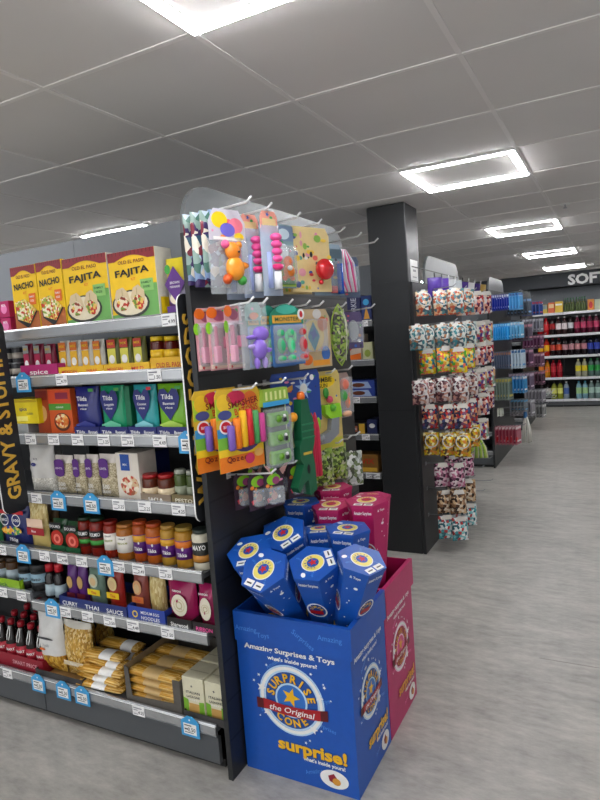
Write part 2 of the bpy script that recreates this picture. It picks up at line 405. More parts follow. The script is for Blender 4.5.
for u, i, dz, l in ((23, 1, .0, 'blue price tag under the magenta sachets beside the gravy sign'), (188, 2, 0, 'blue price tag under the lime green rice pouch'), (58, 3, 0, 'blue price tag under the white rice bag'),
                    (91, 3, 0, 'blue price tag under the purple-labelled grain packs'), (23, 4, .0, 'blue price tag under the tall noodle pack'), (105, 4, 0, 'blue price tag under the white-labelled red sauce jar'),
                    (52, 5, .01, 'blue price tag right of the black spread tubs'), (38, 6, 0, 'blue price tag right of the red bottle crate on the lowest shelf'), (63, 6, 0, 'blue price tag under the white pasta bag, middle of three on the base'),
                    (82, 6, 0, 'blue price tag under the clear pasta bag, by the spaghetti'), (190, 6, 0, 'blue price tag under the cream lasagne boxes by the end panel')):
    talker(u, 0, ZR[i]+dz, l)
# ------------------------------------------------------------------ groceries
def slot(uL, uR, vt, row, y=1.70, z=None):
    """left x, right x, height of goods that stand on a shelf"""
    z = (ZR[row]-.012) if z is None else z
    uc = (uL+uR)/2
    x0, x1 = XU(uL, y, z), XU(uR, y, z)
    # height: search along the upright at the middle
    xm = (x0+x1)/2; lo, hi = 0., .6
    for _ in range(30):
        m_ = (lo+hi)/2; p = Vector((xm, y, z+m_-CZ)); vv = 400-FPX*p.dot(UP)/p.dot(FW)
        if vv > vt: lo = m_
        else: hi = m_
    return x0, x1, lo, z
def el_paso_kit(uL, uR, vt, title, label, nacho, d=.09, y=1.69):
    x0, x1, h, z = slot(uL, uR, vt, 0, y); w_ = x1-x0-.003
    t = thing('meal_kit_box', label, 'food box', ((x0+x1)/2, y, z), 0, 'yellow meal kit boxes on the top shelf')
    b = B(); side = mat('d8d4c8', .4); b.box(-w_/2, w_/2, 0, d, 0, h, YEL if nacho else side, .001); fr = front(0, -w_/2); 
    b.rect(fr, .001, .001, w_-.001, h-.001, mat('f6c915', .35))
    if nacho: b.rect(fr, .001, .001, w_-.001, h*.3, mat('b0602a', .5), 2)
    else: b.poly(fr, [(.001, .001), (w_-.001, .001), (w_-.001, h*.5), (w_*.72, h*.5), (w_*.6, .001+h*.12), (.001, h*.1)], mat('6fae5a', .4), 2)
    pts = [(.001, h-.001), (.001, h*.86)] + [(w_*(.15+.7*i/8), h*(.86+.07*math.sin(PI*i/8))) for i in range(9)] + [(w_-.001, h*.86), (w_-.001, h-.001)]
    b.poly(fr, pts, mat('8a1f2a', .4), 3)
    for i in range(12): b.rect(fr, w_*(.03+.08*i), h*.94, w_*(.045+.08*i), h-.002, mat('5c1018', .4), 4)
    b.text(fr, 'OLD EL PASO', w_/2, h*.84, h*.07, MARO, 4, w=w_*.55); b.text(fr, title, w_*.5, h*.7, h*.13, BLK, 4, w=w_*(.8 if nacho else .72), rot=.05, bold=.03); b.text(fr, 'KIT', w_*.52, h*.59, h*.055, ORG, 4)
    b.rect(fr, w_*.66, h*.4, w_*.93, h*.57, ORG if nacho else mat('8cc46c', .4), 5); b.text(fr, 'FAMILY', w_*.79, h*.52, h*.04, WHITE if nacho else DGRN, 6, w=w_*.2); b.text(fr, 'SIZE', w_*.79, h*.46, h*.04, WHITE if nacho else DGRN, 6, w=w_*.14)
    food = mixmat(['c83220', 'e8c060', '7a9a3c', 'f0e0c0', '9a3a20'], 90)
    if nacho:
        b.poly(fr, [(w_*.08, h*.42), (w_*.95, h*.3), (w_*.6, h*.08), (w_*.5, h*.06), (w_*.12, h*.18)], BLK, 5); b.poly(fr, [(w_*.08, h*.46), (w_*.5, h*.5), (w_*.92, h*.32), (w_*.62, h*.12), (w_*.15, h*.2)], mixmat(['e8d070', 'c83a20', 'd8a040', 'f4ecd0', '90b040'], 110), 6)
    else:
        b.ell(fr, w_*.42, h*.24, w_*.4, h*.2, mat('3a3c34', .3), 4); b.ell(fr, w_*.42, h*.25, w_*.36, h*.17, CREAM, 5)
        for cx_, rr in ((.27, .5), (.58, -.35)):
            P = [(-.15, -.02), (-.13, .13), (-.04, .2), (.1, .16), (.15, .05), (.13, -.09), (-.02, -.13)]; c_, s_ = math.cos(rr), math.sin(rr)
            b.poly(fr, [(w_*(cx_+a*c_-q*s_), h*(.3+a*s_+q*c_)) for a, q in P][::-1], mat('d9c49c', .5), 6); b.poly(fr, [(w_*(cx_+a*c_*.8-q*s_), h*(.235+a*s_+q*.6*c_)) for a, q in P][::-1], food, 7); b.rect(fr, w_*(cx_-.01), h*.33, w_*(cx_+.0), h*.46, mat('a88c60', .5), 7)
    b.build('carton', t)
    if not nacho: B().rect(Fr((w_/2, 0, 0), (0, 1, 0), (0, 0, 1)), .01, .01, d-.01, h*.3, YEL).build('side_label', t)
    return t
el_paso_kit(17, 42, 266, 'NACHO', 'yellow and brown nacho kit box, leftmost on the top shelf', True)
el_paso_kit(42.4, 68, 261, 'NACHO', 'yellow and brown nacho kit box touching the smaller fajita box', True)
el_paso_kit(68.5, 113, 256, 'FAJITA', 'yellow and green fajita kit box right of the nacho boxes', False)
el_paso_kit(113.6, 161, 250, 'FAJITA', 'tallest yellow and green fajita kit box, nearest the wrap pouch', False)
def pouch(name, label, cat, uL, uR, vt, row, body, deco=None, y=1.70, d=.05, group=None, z=None, seal=.05, mats=None, topw=1., wob=0., tilt=0.):
    x0, x1, h, z = slot(uL, uR, vt, row, y, z); w_ = x1-x0-.003
    t = thing(name, label, cat, ((x0+x1)/2, y+d/2, z), 0, group); t.rotation_euler = (tilt, 0, 0)
    b = B(); b.pillow(w_, h, d, body, seal=seal, bands=mats, topw=topw, wob=wob, seed=int(uL))
    b.build('pouch', t)
    if deco:
        b = B(); deco(b, front(-d/2-.0012, -w_/2), w_, h); b.build('printed_label', t)
    return t
def dec_wrap(b, fr, w_, h):
    b.poly(fr, [(0+w_*.08, h*.55), (w_*.5, h*.85), (w_*.94, h*.55), (w_*.5, h*.25)], PURP, 2); b.ell(fr, w_*.25, h*.8, w_*.12, h*.08, GRN, 3); b.text(fr, 'BROWN', w_*.52, h*.57, h*.06, WHITE, 4, w=w_*.4); b.text(fr, 'PERINAISE', w_*.52, h*.5, h*.05, WHITE, 4, w=w_*.42)
    b.ell(fr, w_*.5, h*.3, w_*.25, h*.1, CREAM, 1); b.rect(fr, w_*.1, h*.06, w_*.9, h*.18, PURP, 2)
pouch('wrap_pouch', 'yellow topped wrap pouch with a purple diamond at the right end of the top shelf', 'food pouch', 166, 190, 257, 0, mat('d9c640', .35), dec_wrap, mats=[(.3, PURP), (.62, mat('8c86a0', .3)), (1, mat('e0cc30', .3))])
# pink packs of the left bay top shelf
for k, (u0, u1) in enumerate(((-8, 1), (2, 12))):
    for j in range(2):
        x0, x1, h, z = slot(u0, u1, 310, 0, 1.72); 
        t = thing('sachet_box', 'magenta sachet box, %s %s of four left of the kit boxes' % (('lower', 'upper')[j], ('outer', 'inner')[k]), 'food box', ((x0+x1)/2, 1.72, z+.07*j), 0, 'magenta boxes by the left edge')
        w_ = x1-x0-.002; b = B(); b.box(-w_/2, w_/2, 0, .06, 0, .068, MAG, .001); fr = front(0, -w_/2); b.ell(fr, w_*.5, .035, w_*.3, .02, mat('f08ac0', .4)); b.text(fr, 'MIX', w_*.5, .05, .016, WHITE, 2); b.build('carton', t)
# --- row 2
def small_pack(uL, uR, vt, label, body, panel, cat='seasoning pack', row=1, group=None, y=1.715, top=RED):
    def dec(b, fr, w_, h):
        b.rect(fr, w_*.15, h*.72, w_*.85, h*.95, top, 1); b.rect(fr, w_*.15, h*.25, w_*.85, h*.7, panel, 1); b.ell(fr, w_*.5, h*.4, w_*.25, h*.12, WHITE, 2); b.text(fr, 'MIX', w_*.5, h*.84, h*.1, YEL, 2, w=w_*.5)
    return pouch('seasoning_pouch', label, cat, uL, uR, vt, row, body, dec, y=y, d=.035, group=group, seal=.04)
def tray(label, uL, uR, row, m, hh, txt=None, tm=RED, y=1.672, d=.2, z=None, th=.02, w=None):
    z_ = (ZR[row]-.012) if z is None else z
    x0, x1 = XU(uL, y, z_), XU(uR, y, z_); w_ = x1-x0-.003
    t = thing('display_tray', label, 'cardboard tray', ((x0+x1)/2, y, z_+.0005))
    b = B(); e = .002; b.box(-w_/2, w_/2, 0, e, 0, hh, m); b.box(-w_/2, -w_/2+e, e, d, 0, hh, m); b.box(w_/2-e, w_/2, e, d, 0, hh, m); b.box(-w_/2, w_/2, d, d+e, 0, hh, m); b.box(-w_/2+e, w_/2-e, e, d, 0, .001, KRAFT); b.build('tray_walls', t)
    if txt:
        b = B(); n = len(txt)
        for i, s_ in enumerate(txt): b.text(front(0), s_, -w_/2+w_*(i+.5)/n, hh*.45, hh*.5, tm, 1, w=min(w_/n*.7, hh*.4*len(s_)))
        b.build('lettering', t)
    return t
tin = None
for j in range(2):
    for k, u in enumerate((8, 19)):
        X = XU(u, 1.74, ZR[1]+.03+j*.07)
        lb = 'small black and silver tin beside the gravy sign, %s %s of four' % (('lower', 'upper')[j], ('left', 'right')[k])
        if tin is None:
            tin = thing('tin', lb, 'tin', (X, 1.74, ZR[1]-.012), 0, 'stacked black tins'); B().lathe([(.027, 0), (.028, .002), (.028, .062), (.027, .065)], 20, [SILV, mat('26262a', .3), SILV], sc=(1, 1)).build('can', tin)
            b = B().lathe([(.0283, .018), (.0283, .042)], 20, [mat('b8b0a4', .5)]).build('paper_band', tin)
        else: copy_tree(tin, location=(X, 1.74, ZR[1]-.012+.066*j), label=lb)
for k, (a, c) in enumerate(((25, 33), (35.5, 44), (46.5, 55.5))):
    small_pack(a, c, 344, 'crimson seasoning sachet with a silver top, %s of three in the magenta tray' % ('left', 'middle', 'right')[k], mat('8a1c3c', .3), mat('b02850', .35), top=SILV, group='crimson sachets')
tray('magenta card tray holding three crimson sachets', 21.5, 58.5, 1, mat('b0206c', .4), .052, ['spice'], WHITE)
for k, u in enumerate((60, 71, 82.5, 94)):
    small_pack(u, u+10.5, 341-k*.6, 'white and yellow squeeze pouch, %s in the yellow tray' % ('first by the magenta tray', 'second', 'third', 'last before the green pouches')[k], mat('e6e4da', .3), mat('e8b428', .35), top=mat('d87028', .4), group='white squeeze pouches')
for k, u in enumerate((108, 120.5, 134)):
    small_pack(u, u+12, 338-k*.8, 'olive green squeeze pouch, %s' % ('next to the white pouches', 'middle of three', 'next to the salsa jars')[k], mat('6f7238', .3), mat('d6d050', .35), top=mat('c8402c', .4), group='olive squeeze pouches')
tray('yellow card tray of white squeeze pouches', 59, 104, 1, mat('e2b01c', .4), .036, ['MEXICAN', 'WRAP'])
tray('yellow card tray of olive squeeze pouches', 104.5, 150, 1, mat('dcae20', .4), .036, ['MEXICAN', 'MILD'])
def jar(r, h, glass, lid, label_m, lab=(.2, .72), lidh=.016, deco=None, neck=.82):
    t = thing('jar', '', 'jar', (0, 0, 0))
    B().lathe([(r*.93, 0), (r, .004), (r, h*.8), (r*.96, h*.86), (r*neck, h-lidh-.001)], 20, glass).build('glass', t)
    B().lathe([(r*(neck+.05), h-lidh), (r*(neck+.06), h-.003), (r*neck, h)], 20, lid).build('lid', t)
    if label_m:
        l0 = B(); l0.lathe([(r+.0006, h*lab[0]), (r+.0006, h*lab[1])], 24, label_m)
        if deco: deco(l0, r+.001, h)
        l0.build('paper_label', t)
    return t
def place_jars(us, vt, row, mk, labels, group, y=1.73, zoff=0.):
    for k, (a, c) in enumerate(us):
        x0, x1, h, z = slot(a, c, vt[k], row, y); t = mk((x1-x0)/2*.97, h, k)
        t.location = ((x0+x1)/2, y, z+zoff); t['label'] = labels[k]; t['group'] = group
def curved_text(b, R, s_, zc, size, m, width):
    vs, fs, x0, x1 = glyph(s_, .02)
    sx = width/(x1-x0); P = []
    for v in vs:
        a = (v.x-(x0+x1)/2)*sx/R - PI/2 + .25
        P.append((R*math.cos(a), R*math.sin(a), zc+(v.y-.35)*size))
    b.add(P, fs, m)
place_jars([(154, 166.5), (167.5, 180), (181, 190)], [336.5, 336, 335.5], 1, lambda r, h, k: jar(min(r, .033), h, mat('50100c', .12), mat('e8c41a', .3), mat('e0b41c', .4), (.3, .62)),
           ['salsa jar with a yellow lid next to the olive pouches', 'salsa jar with a yellow lid, middle of three in a carton', 'salsa jar with a yellow lid nearest the dark sign board'], 'yellow lidded salsa jars', 1.72)
tray('yellow carton with red lettering in front of the salsa jars', 151, 189.5, 1, mat('d9a820', .4), .048, ['OLD EL PASO'], mat('a81c20', .4))
# --- row 3
def block(name, label, cat, uL, uR, vt, row, m, deco=None, y=1.70, d=.09, group=None, z=None, part='carton'):
    x0, x1, h, z = slot(uL, uR, vt, row, y, z); w_ = x1-x0-.003
    t = thing(name, label, cat, ((x0+x1)/2, y, z), 0, group)
    b = B(); b.box(-w_/2, w_/2, 0, d, 0, h, m, .0012)
    if deco: deco(b, front(0, -w_/2), w_, h)
    b.build(part, t)
    return t
def dec_yel(b, fr, w_, h): b.rect(fr, 0.002, h*.86, w_-.002, h*.97, mat('c8a800', .4)); b.text(fr, 'spice', w_*.45, h*.6, h*.22, NAVY, 1); b.rect(fr, w_*.1, h*.1, w_*.6, h*.3, mat('fff07a', .4)); b.text(fr, 'CURRY', w_*.7, h*.4, h*.12, INK, 1)
block('spice_box', 'bright yellow box beside the gravy sign on the rice shelf', 'food box', 13, 39.5, 399, 2, mat('e8d010', .35), dec_yel, z=ZR[2]-.012+.045)
block('foil_packet', 'small silver packet lying under the bright yellow box', 'food packet', 15, 29, 424, 2, mat('b4b8b8', .25, .4), None, part='packet')
def dec_or(b, fr, w_, h):
    b.rect(fr, .002, h*.7, w_-.002, h*.97, mat('d84818', .4)); b.rect(fr, w_*.35, h*.78, w_*.9, h*.92, mat('8c1c40', .4), 2); b.rect(fr, .002, h*.54, w_-.002, h*.68, mat('4e9a2e', .4)); b.text(fr, 'coconut', w_*.5, h*.61, h*.07, WHITE, 2)
    b.ell(fr, w_*.55, h*.28, w_*.36, h*.2, mat('5c2814', .4)); b.ell(fr, w_*.55, h*.3, w_*.3, h*.16, mixmat(['e07828', 'f0a858', 'c84818', 'f4e0b0'], 90), 2)
block('curry_kit_box', 'orange curry kit box half hidden behind its neighbour', 'food box', 39, 51.5, 389, 2, mat('b0441c', .4), lambda b, fr, w_, h: (b.ell(fr, w_*.5, h*.45, w_*.35, h*.18, mat('e0b070', .4)), b.rect(fr, .002, h*.75, w_-.002, h*.95, mat('8c2010', .4))), y=1.725, group='curry kit boxes')
block('curry_kit_box', 'orange curry kit box with a green band beside the navy rice pouch', 'food box', 51.5, 74.5, 389, 2, mat('d4561c', .4), dec_or, group='curry kit boxes')
def rice(heart, col2, title):
    def f(b, fr, w_, h):
        m = NAVY
        P = [(.5, .3), (.2, .55), (.12, .75), (.2, .9), (.36, .92), (.5, .82), (.64, .92), (.8, .9), (.88, .75), (.8, .55)]
        if heart: b.poly(fr, [(w_*a, h*c) for a, c in P], m, 2)
        b.text(fr, 'Tilda', w_*.46, h*.76, h*.13, WHITE, 4, w=w_*.42); b.text(fr, title[0], w_*.5, h*.63, h*.07, WHITE, 4, w=w_*.4); b.text(fr, title[1], w_*.5, h*.55, h*.06, WHITE, 4, w=w_*.25)
        b.rect(fr, w_*.75, h*.9, w_*.95, h*.96, RED if title[0] == 'Coconut' else GRN, 3)
        b.poly(fr, [(w_*.1, h*.22), (w_*.5, h*.3), (w_*.9, h*.22), (w_*.9, h*.14), (w_*.1, h*.14)], col2, 1)
    return f
pouch('rice_pouch', 'navy blue rice pouch beside the orange curry box', 'rice pouch', 75, 99.5, 387, 2, mat('232a78', .25), rice(False, mat('384090', .3), ('Basmati', 'rice')), d=.045, group='rice pouches with heart panels')
pouch('rice_pouch', 'emerald green rice pouch with a navy heart', 'rice pouch', 101, 125, 386, 2, mat('1f9a6c', .25), rice(True, mat('6fd0a8', .3), ('Long grain', 'rice')), d=.045, group='rice pouches with heart panels')
block('rice_box', 'dark green carton squeezed between emerald and teal pouches', 'rice box', 125.5, 133.5, 386, 2, mat('14704c', .35), None, y=1.72)
pouch('rice_pouch', 'teal rice pouch with a navy heart', 'rice pouch', 134, 157, 385, 2, mat('35a5ac', .25), rice(True, mat('8ed8e0', .3), ('Coconut', 'rice')), d=.045, group='rice pouches with heart panels')
pouch('rice_pouch', 'lime green rice pouch with a navy heart, nearest the sign board', 'rice pouch', 158, 187, 384, 2, mat('7fc02c', .25), rice(True, mat('b8e05a', .3), ('Basmati', 'rice')), d=.045, group='rice pouches with heart panels')
for a, c, l in ((75, 100, 'navy tray below the navy rice pouch'), (100.3, 128.5, 'navy tray below the emerald rice pouch'), (128.8, 157, 'navy tray below the teal rice pouch'), (157.3, 188.5, 'navy tray below the lime rice pouch')):
    tray(l, a, c, 2, mat('1c2268', .35), .036, ['Tilda', 'Basmati'], WHITE)
# --- row 4
RICEM = mixmat(['e6e2d8', 'd2cec2', 'f4f2ea', 'c2beb2'], 260, .35)
pouch('rice_bag', 'plump white bag of rice beside the gravy sign', 'rice bag', 27, 52, 446, 3, mat('dcdad4', .3), lambda b, fr, w_, h: (b.ell(fr, w_*.4, h*.6, w_*.1, h*.04, NAVY), b.text(fr, 'RICE', w_*.5, h*.72, h*.06, INK, 1)), d=.07, wob=.2, mats=[(.35, RICEM), (1, mat('dcdad6', .25))])
pouch('rice_bag', 'grey white rice bag tucked behind the plump white one', 'rice bag', 44, 60, 446, 3, mat('b8b8b4', .3), None, y=1.79, d=.06)
GRAINM = mixmat(['c8bc9c', 'b4a684', 'ddd2b4', '9c8e6c'], 300, .35)
for k, (a, c) in enumerate(((55, 73), (74, 86), (86.5, 99), (99.5, 117))):
    def dg_(b, fr, w_, h):
        b.rect(fr, w_*.15, h*.55, w_*.7, h*.84, PURP, 2); b.ell(fr, w_*.425, h*.55, w_*.275, h*.1, PURP, 3); b.ell(fr, w_*.425, h*.84, w_*.275, h*.08, PURP, 3); b.text(fr, 'LENTIL', w_*.42, h*.68, h*.07, WHITE, 5, w=w_*.4); b.text(fr, '500', w_*.5, h*.26, h*.14, WHITE, 5, w=w_*.4); b.text(fr, 'GRAINS', w_*.5, h*.14, h*.1, WHITE, 5, w=w_*.5)
    pouch('grain_pack', 'beige grain pack with a purple tag, %s' % ('next to the white rice bags', 'second of four', 'third of four', 'next to the pastry photo box')[k], 'grain pack', a, c, 456-k*.4, 3, GRAINM, dg_, y=1.71-.003*k, d=.04, group='grain packs with purple tags', mats=[(.84, GRAINM), (1, mat('e4dcd4', .3))])
def dec_ph(b, fr, w_, h): b.rect(fr, w_*.22, h*.62, w_*.62, h*.97, mat('2050a8', .35), 2); b.text(fr, 'MIX', w_*.42, h*.75, h*.07, WHITE, 3); b.ell(fr, w_*.55, h*.3, w_*.4, h*.22, mixmat(['d8b890', 'c04830', 'f0e4d0', '9a5a3c', 'e8d8c0'], 70), 1)
block('dinner_box', 'white photo box with a blue label and navy side', 'food box', 119, 142, 453, 3, mat('e4dcd0', .4), dec_ph, d=.1)
block('dinner_box', 'navy box standing behind the pesto jars', 'food box', 143, 156, 452, 3, mat('18245c', .4), None, y=1.79, d=.1)
def pj(r, h, k):
    c = [('5a2410', 'a81c20'), ('5a2410', 'a81c20'), ('4a5a2c', 'b8bcae'), ('4a5a2c', 'b8bcae')][k]
    return jar(r, h, mat(c[0], .12), mat(c[1], .3), mat('e8d4b0', .5) if k < 2 else mat('98a088', .5), (.1, .5))
place_jars([(145.5, 159.5), (161, 176), (177.5, 188), (189, 197)], [473.5, 473.5, 469, 470], 3, pj, ['dark jar with a red lid beside the navy box', 'dark jar with a red lid beside the green jars', 'green pesto jar with a pale lid, left of two', 'green pesto jar with a pale lid touching the sign board'], 'jars in the pesto carton', 1.725)
tray('clear fronted carton with a black label below the red lidded jars', 141, 171.5, 3, mat('8a7a68', .5), .034, ['SACLA'], WHITE); tray('olive brown carton reading PESTO', 172, 197, 3, mat('6f6240', .5), .038, ['PESTO'], mat('e8e4d0', .4))
# --- row 5
def dec_nav(b, fr, w_, h):
    b.rect(fr, .004, h*.82, w_-.004, h*.92, RED, 2); 
    for cx_ in (.28, .7): b.ring(fr, w_*cx_, h*.66, w_*.13, w_*.15, WHITE, 2, 20)
    b.text(fr, 'BIG', w_*.28, h*.66, h*.1, WHITE, 2, w=w_*.2); b.text(fr, '100', w_*.7, h*.66, h*.1, WHITE, 2, w=w_*.2)
    b.ell(fr, w_*.5, h*.38, w_*.36, h*.12, mixmat(['f0a020', '50a040', '2048a0', 'f0d060'], 70), 2); b.text(fr, '750g', w_*.55, h*.15, h*.12, WHITE, 3, w=w_*.3)
pouch('frozen_style_bag', 'navy blue 750g bag under the gravy sign', 'food bag', 0, 28, 507, 4, mat('202a6c', .3), dec_nav, d=.06, z=ZR[4]-.012)
pouch('food_bag', 'green edged bag at the left edge of the sauce shelf', 'food bag', -18, -1, 512, 4, mat('2c7a48', .3), None, d=.05)
NOOD = mixmat(['d8c484', 'c8ac68', 'e8d8a0'], 160, .4, (1, 1, .3))
pouch('noodle_pack', 'tall cream noodle pack with a red band', 'noodle pack', 29, 47, 505, 4, NOOD, lambda b, fr, w_, h: (b.rect(fr, w_*.02, h*.3, w_*.98, h*.47, mat('a01c28', .4), 2), b.rect(fr, w_*.05, h*.48, w_*.95, h*.68, mat('e8c8b0', .4), 2), b.text(fr, 'Rice', w_*.4, h*.39, h*.08, WHITE, 3)), d=.05, mats=[(.5, mat('d8c074', .3)), (1, NOOD)])
pouch('noodle_pack', 'brown noodle pack behind the tall cream one', 'noodle pack', 45, 57, 505, 4, mat('8c6c44', .4), None, y=1.78, d=.05)
def dec_dol(b, fr, w_, h): b.ell(fr, w_*.5, h*.42, w_*.42, h*.26, mat('b82818', .35), 1); b.ring(fr, w_*.5, h*.4, w_*.12, w_*.24, mat('f08070', .4), 2, 14); b.rect(fr, w_*.05, h*.7, w_*.85, h*.92, BLK, 3); b.text(fr, 'DOLMIO', w_*.45, h*.8, h*.13, WHITE, 4, w=w_*.7); b.rect(fr, w_*.02, h*.02, w_*.98, h*.2, DGRN, 3)
pouch('sauce_pouch', 'dark green sauce pouch with a red dish, left of the pair', 'sauce pouch', 51.5, 66.5, 520, 4, mat('1c4a28', .3), dec_dol, y=1.70, d=.05, group='sauce pouches')
pouch('sauce_pouch', 'dark green sauce pouch with a red dish beside the red jars', 'sauce pouch', 66, 82, 523, 4, mat('1c4a28', .3), dec_dol, y=1.695, d=.05, group='sauce pouches')
def sj(r, h, k):
    gl = ['7a1c10', '7c1a10', '8a2414', 'a86420', 'a84c1c', 'b05a1c', 'b48a30', 'b08028', 'e0dac4'][k]
    if k < 2: lm = mat('5c1410', .4); dc = lambda b, R, H: (b.lathe([(R, H*.3), (R, H*.42)], 24, GRN), b.lathe([(R, H*.48), (R, H*.66)], 24, BLK), curved_text(b, R+.0012, 'DOLMIO', H*.58, H*.13, WHITE, r*1.5))
    elif k < 4: lm = mat('ece8e0', .5); dc = lambda b, R, H: (curved_text(b, R+.0008, 'sauce', H*.5, H*.1, mat('909430', .4), r*1.2), curved_text(b, R+.0008, 'Lloyd', H*.62, H*.07, INK, r*.8))
    elif k < 8: lm = mat('5a1c78', .35); dc = lambda b, R, H: (b.lathe([(R, H*.5), (R, H*.66)], 24, mat('e07820' if k % 2 else 'd8a028', .4)), curved_text(b, R+.001, 'Tikka', H*.34, H*.13, WHITE, r*1.1), b.ball((r*.3, -r*.93, H*.48), r*.22, WHITE, 8, 6, (1, .25, 1)))
    else: lm = mat('2a2c28', .4); dc = lambda b, R, H: (curved_text(b, R+.001, 'MAYO', H*.58, H*.17, WHITE, r*1.5), b.lathe([(R, H*.22), (R, H*.38)], 24, mat('c88838', .4)))
    return jar(r, h, mat(gl, .12, var=.2), mat(['16301c', '16301c', '8a1c14', 'a86c30', 'b04820', 'b84c20', 'b88c40', 'a88a3c', '303a34'][k], .3), lm, (.22, .68) if k != 8 else (.2, .7), .014, dc)
place_jars([(83, 94), (94.5, 107), (108, 120), (121, 136), (137, 149.5), (150, 164), (164.5, 178), (179, 195), (196, 212.5)], [516, 516.5, 520, 522.5, 520, 522, 524, 525.5, 528], 4, sj,
           ['red pasta sauce jar with a black band next to the pouches', 'red pasta sauce jar with a black band next to the white label', 'red sauce jar with a white label', 'amber sauce jar with a white label', 'orange curry jar with a purple label, first of four',
            'orange curry jar with a purple label, second of four', 'yellow curry jar with a purple label, third of four', 'yellow curry jar with a purple label beside the mayonnaise', 'white mayonnaise jar with a dark label at the shelf end'], 'sauce jars in a row', 1.725)
# --- row 6
Z6 = ZR[5]-.012
for k, u in enumerate((48.5, 57.8)):
    x0, x1, h, z = slot(u, u+9, 563, 5, 1.74); r = (x1-x0)/2*.95
    t = thing('sauce_bottle', 'slim dark sauce bottle with a red cap, %s' % ('left of two', 'right of two by the purple tubes')[k], 'bottle', ((x0+x1)/2, 1.74, z), 0, 'red capped slim bottles')
    B().lathe([(r*.95, 0), (r, .004), (r, h*.62), (r*.72, h*.72), (r*.6, h*.78)], 16, mat('181010', .15)).build('bottle_body', t); B().lathe([(r*.72, h*.78), (r*.72, h*.98), (r*.6, h)], 16, RED).build('cap', t); B().lathe([(r+.0006, h*.08), (r+.0006, h*.42)], 20, mat('b8ccd4', .4)).build('paper_label', t)
def dec_tube(b, fr, w_, h): b.ell(fr, w_*.5, h*.58, w_*.3, h*.16, mat('c8a060', .4), 2); b.rect(fr, w_*.05, h*.02, w_*.95, h*.3, mat('6a2030', .4), 1)
for k, u in enumerate((67.5, 77.8)): pouch('snack_pack', 'purple pack with a tan picture, %s' % ('left of two', 'right of two')[k], 'food pack', u, u+9.7, 566, 5, mat('5c2878', .3), dec_tube, y=1.71, d=.04, group='purple packs')
def dec_sn(c1, c2):
    def f(b, fr, w_, h): b.ell(fr, w_*.52, h*.68, w_*.3, h*.16, mat(c1, .4), 2); b.ell(fr, w_*.5, h*.66, w_*.2, h*.1, mat('d8b888', .4), 3); b.rect(fr, w_*.08, h*.34, w_*.9, h*.48, mat(c2, .4), 2); b.text(fr, 'Thai', w_*.5, h*.41, h*.09, RED, 4)
    return f
pouch('snack_pack', 'grey green noodle snack pack with a yellow band', 'food pack', 88.5, 104, 567, 5, mat('6c8878', .3), dec_sn('c8d0b8', 'e8d020'), y=1.70, d=.05)
pouch('snack_pack', 'clear pack standing behind the grey green and red ones', 'food pack', 101, 109, 570, 5, mat('9a948c', .2), None, y=1.77, d=.04)
pouch('snack_pack', 'red noodle snack pack with a yellow band', 'food pack', 107.5, 123, 570, 5, mat('a82820', .3), dec_sn('e0c890', 'f0c818'), y=1.70, d=.05)
pouch('snack_pack', 'maroon topped noodle pack in the blue noodles carton', 'food pack', 133, 147.5, 573, 5, mat('8a4038', .3), dec_sn('d8a070', 'c86c30'), y=1.70, d=.05)
pouch('snack_pack', 'pale nest noodle pack in the blue noodles carton', 'food pack', 148, 164, 575, 5, NOOD, None, y=1.71, d=.06, mats=[(1, NOOD)])
BLUT = mat('24409c', .4)
tray('long navy tray of purple and red snack packs', 60, 127.5, 5, mat('1e2f70', .4), .048, ['CURRY', 'THAI', 'SAUCE'], WHITE)
t = tray('blue carton lettered MEDIUM NOODLES', 128.5, 166, 5, BLUT, .06, None); b = B(); fr = front(0); b.text(fr, 'MEDIUM EGG', .02, .04, .016, WHITE, 1, w=.09); b.text(fr, 'NOODLES', .02, .02, .018, WHITE, 1, w=.09); b.ring(fr, -.055, .03, .009, .014, YEL, 1, 16); b.build('lettering', t)
def dec_ns(b, fr, w_, h): b.ell(fr, w_*.55, h*.5, w_*.28, h*.26, mat('ece4d0', .5), 2); b.ring(fr, w_*.55, h*.5, w_*.08, w_*.12, mat('c8b890', .5), 3, 16); b.ring(fr, w_*.55, h*.5, w_*.17, w_*.2, mat('d8cca8', .5), 3, 16); b.text(fr, 'RIBBON', w_*.5, h*.84, h*.07, WHITE, 3)
PKM = mat('a8205c', .25)
pouch('noodle_bag', 'magenta bag with white ribbon noodles, left of two', 'noodle bag', 166, 194.5, 584, 5, PKM, dec_ns, d=.07, wob=.15, group='magenta noodle bags'); pouch('noodle_bag', 'magenta bag with white ribbon noodles touching the end panel side', 'noodle bag', 196.5, 217, 587, 5, PKM, dec_ns, d=.07, wob=.15, group='magenta noodle bags')
tray('black carton under the left magenta noodle bag', 167.5, 192.5, 5, mat('1a1618', .4), .042, ['Sharwood'], WHITE); tray('black carton under the right magenta noodle bag', 193, 217, 5, mat('1e1418', .4), .042, ['RIBBON'], PINK)
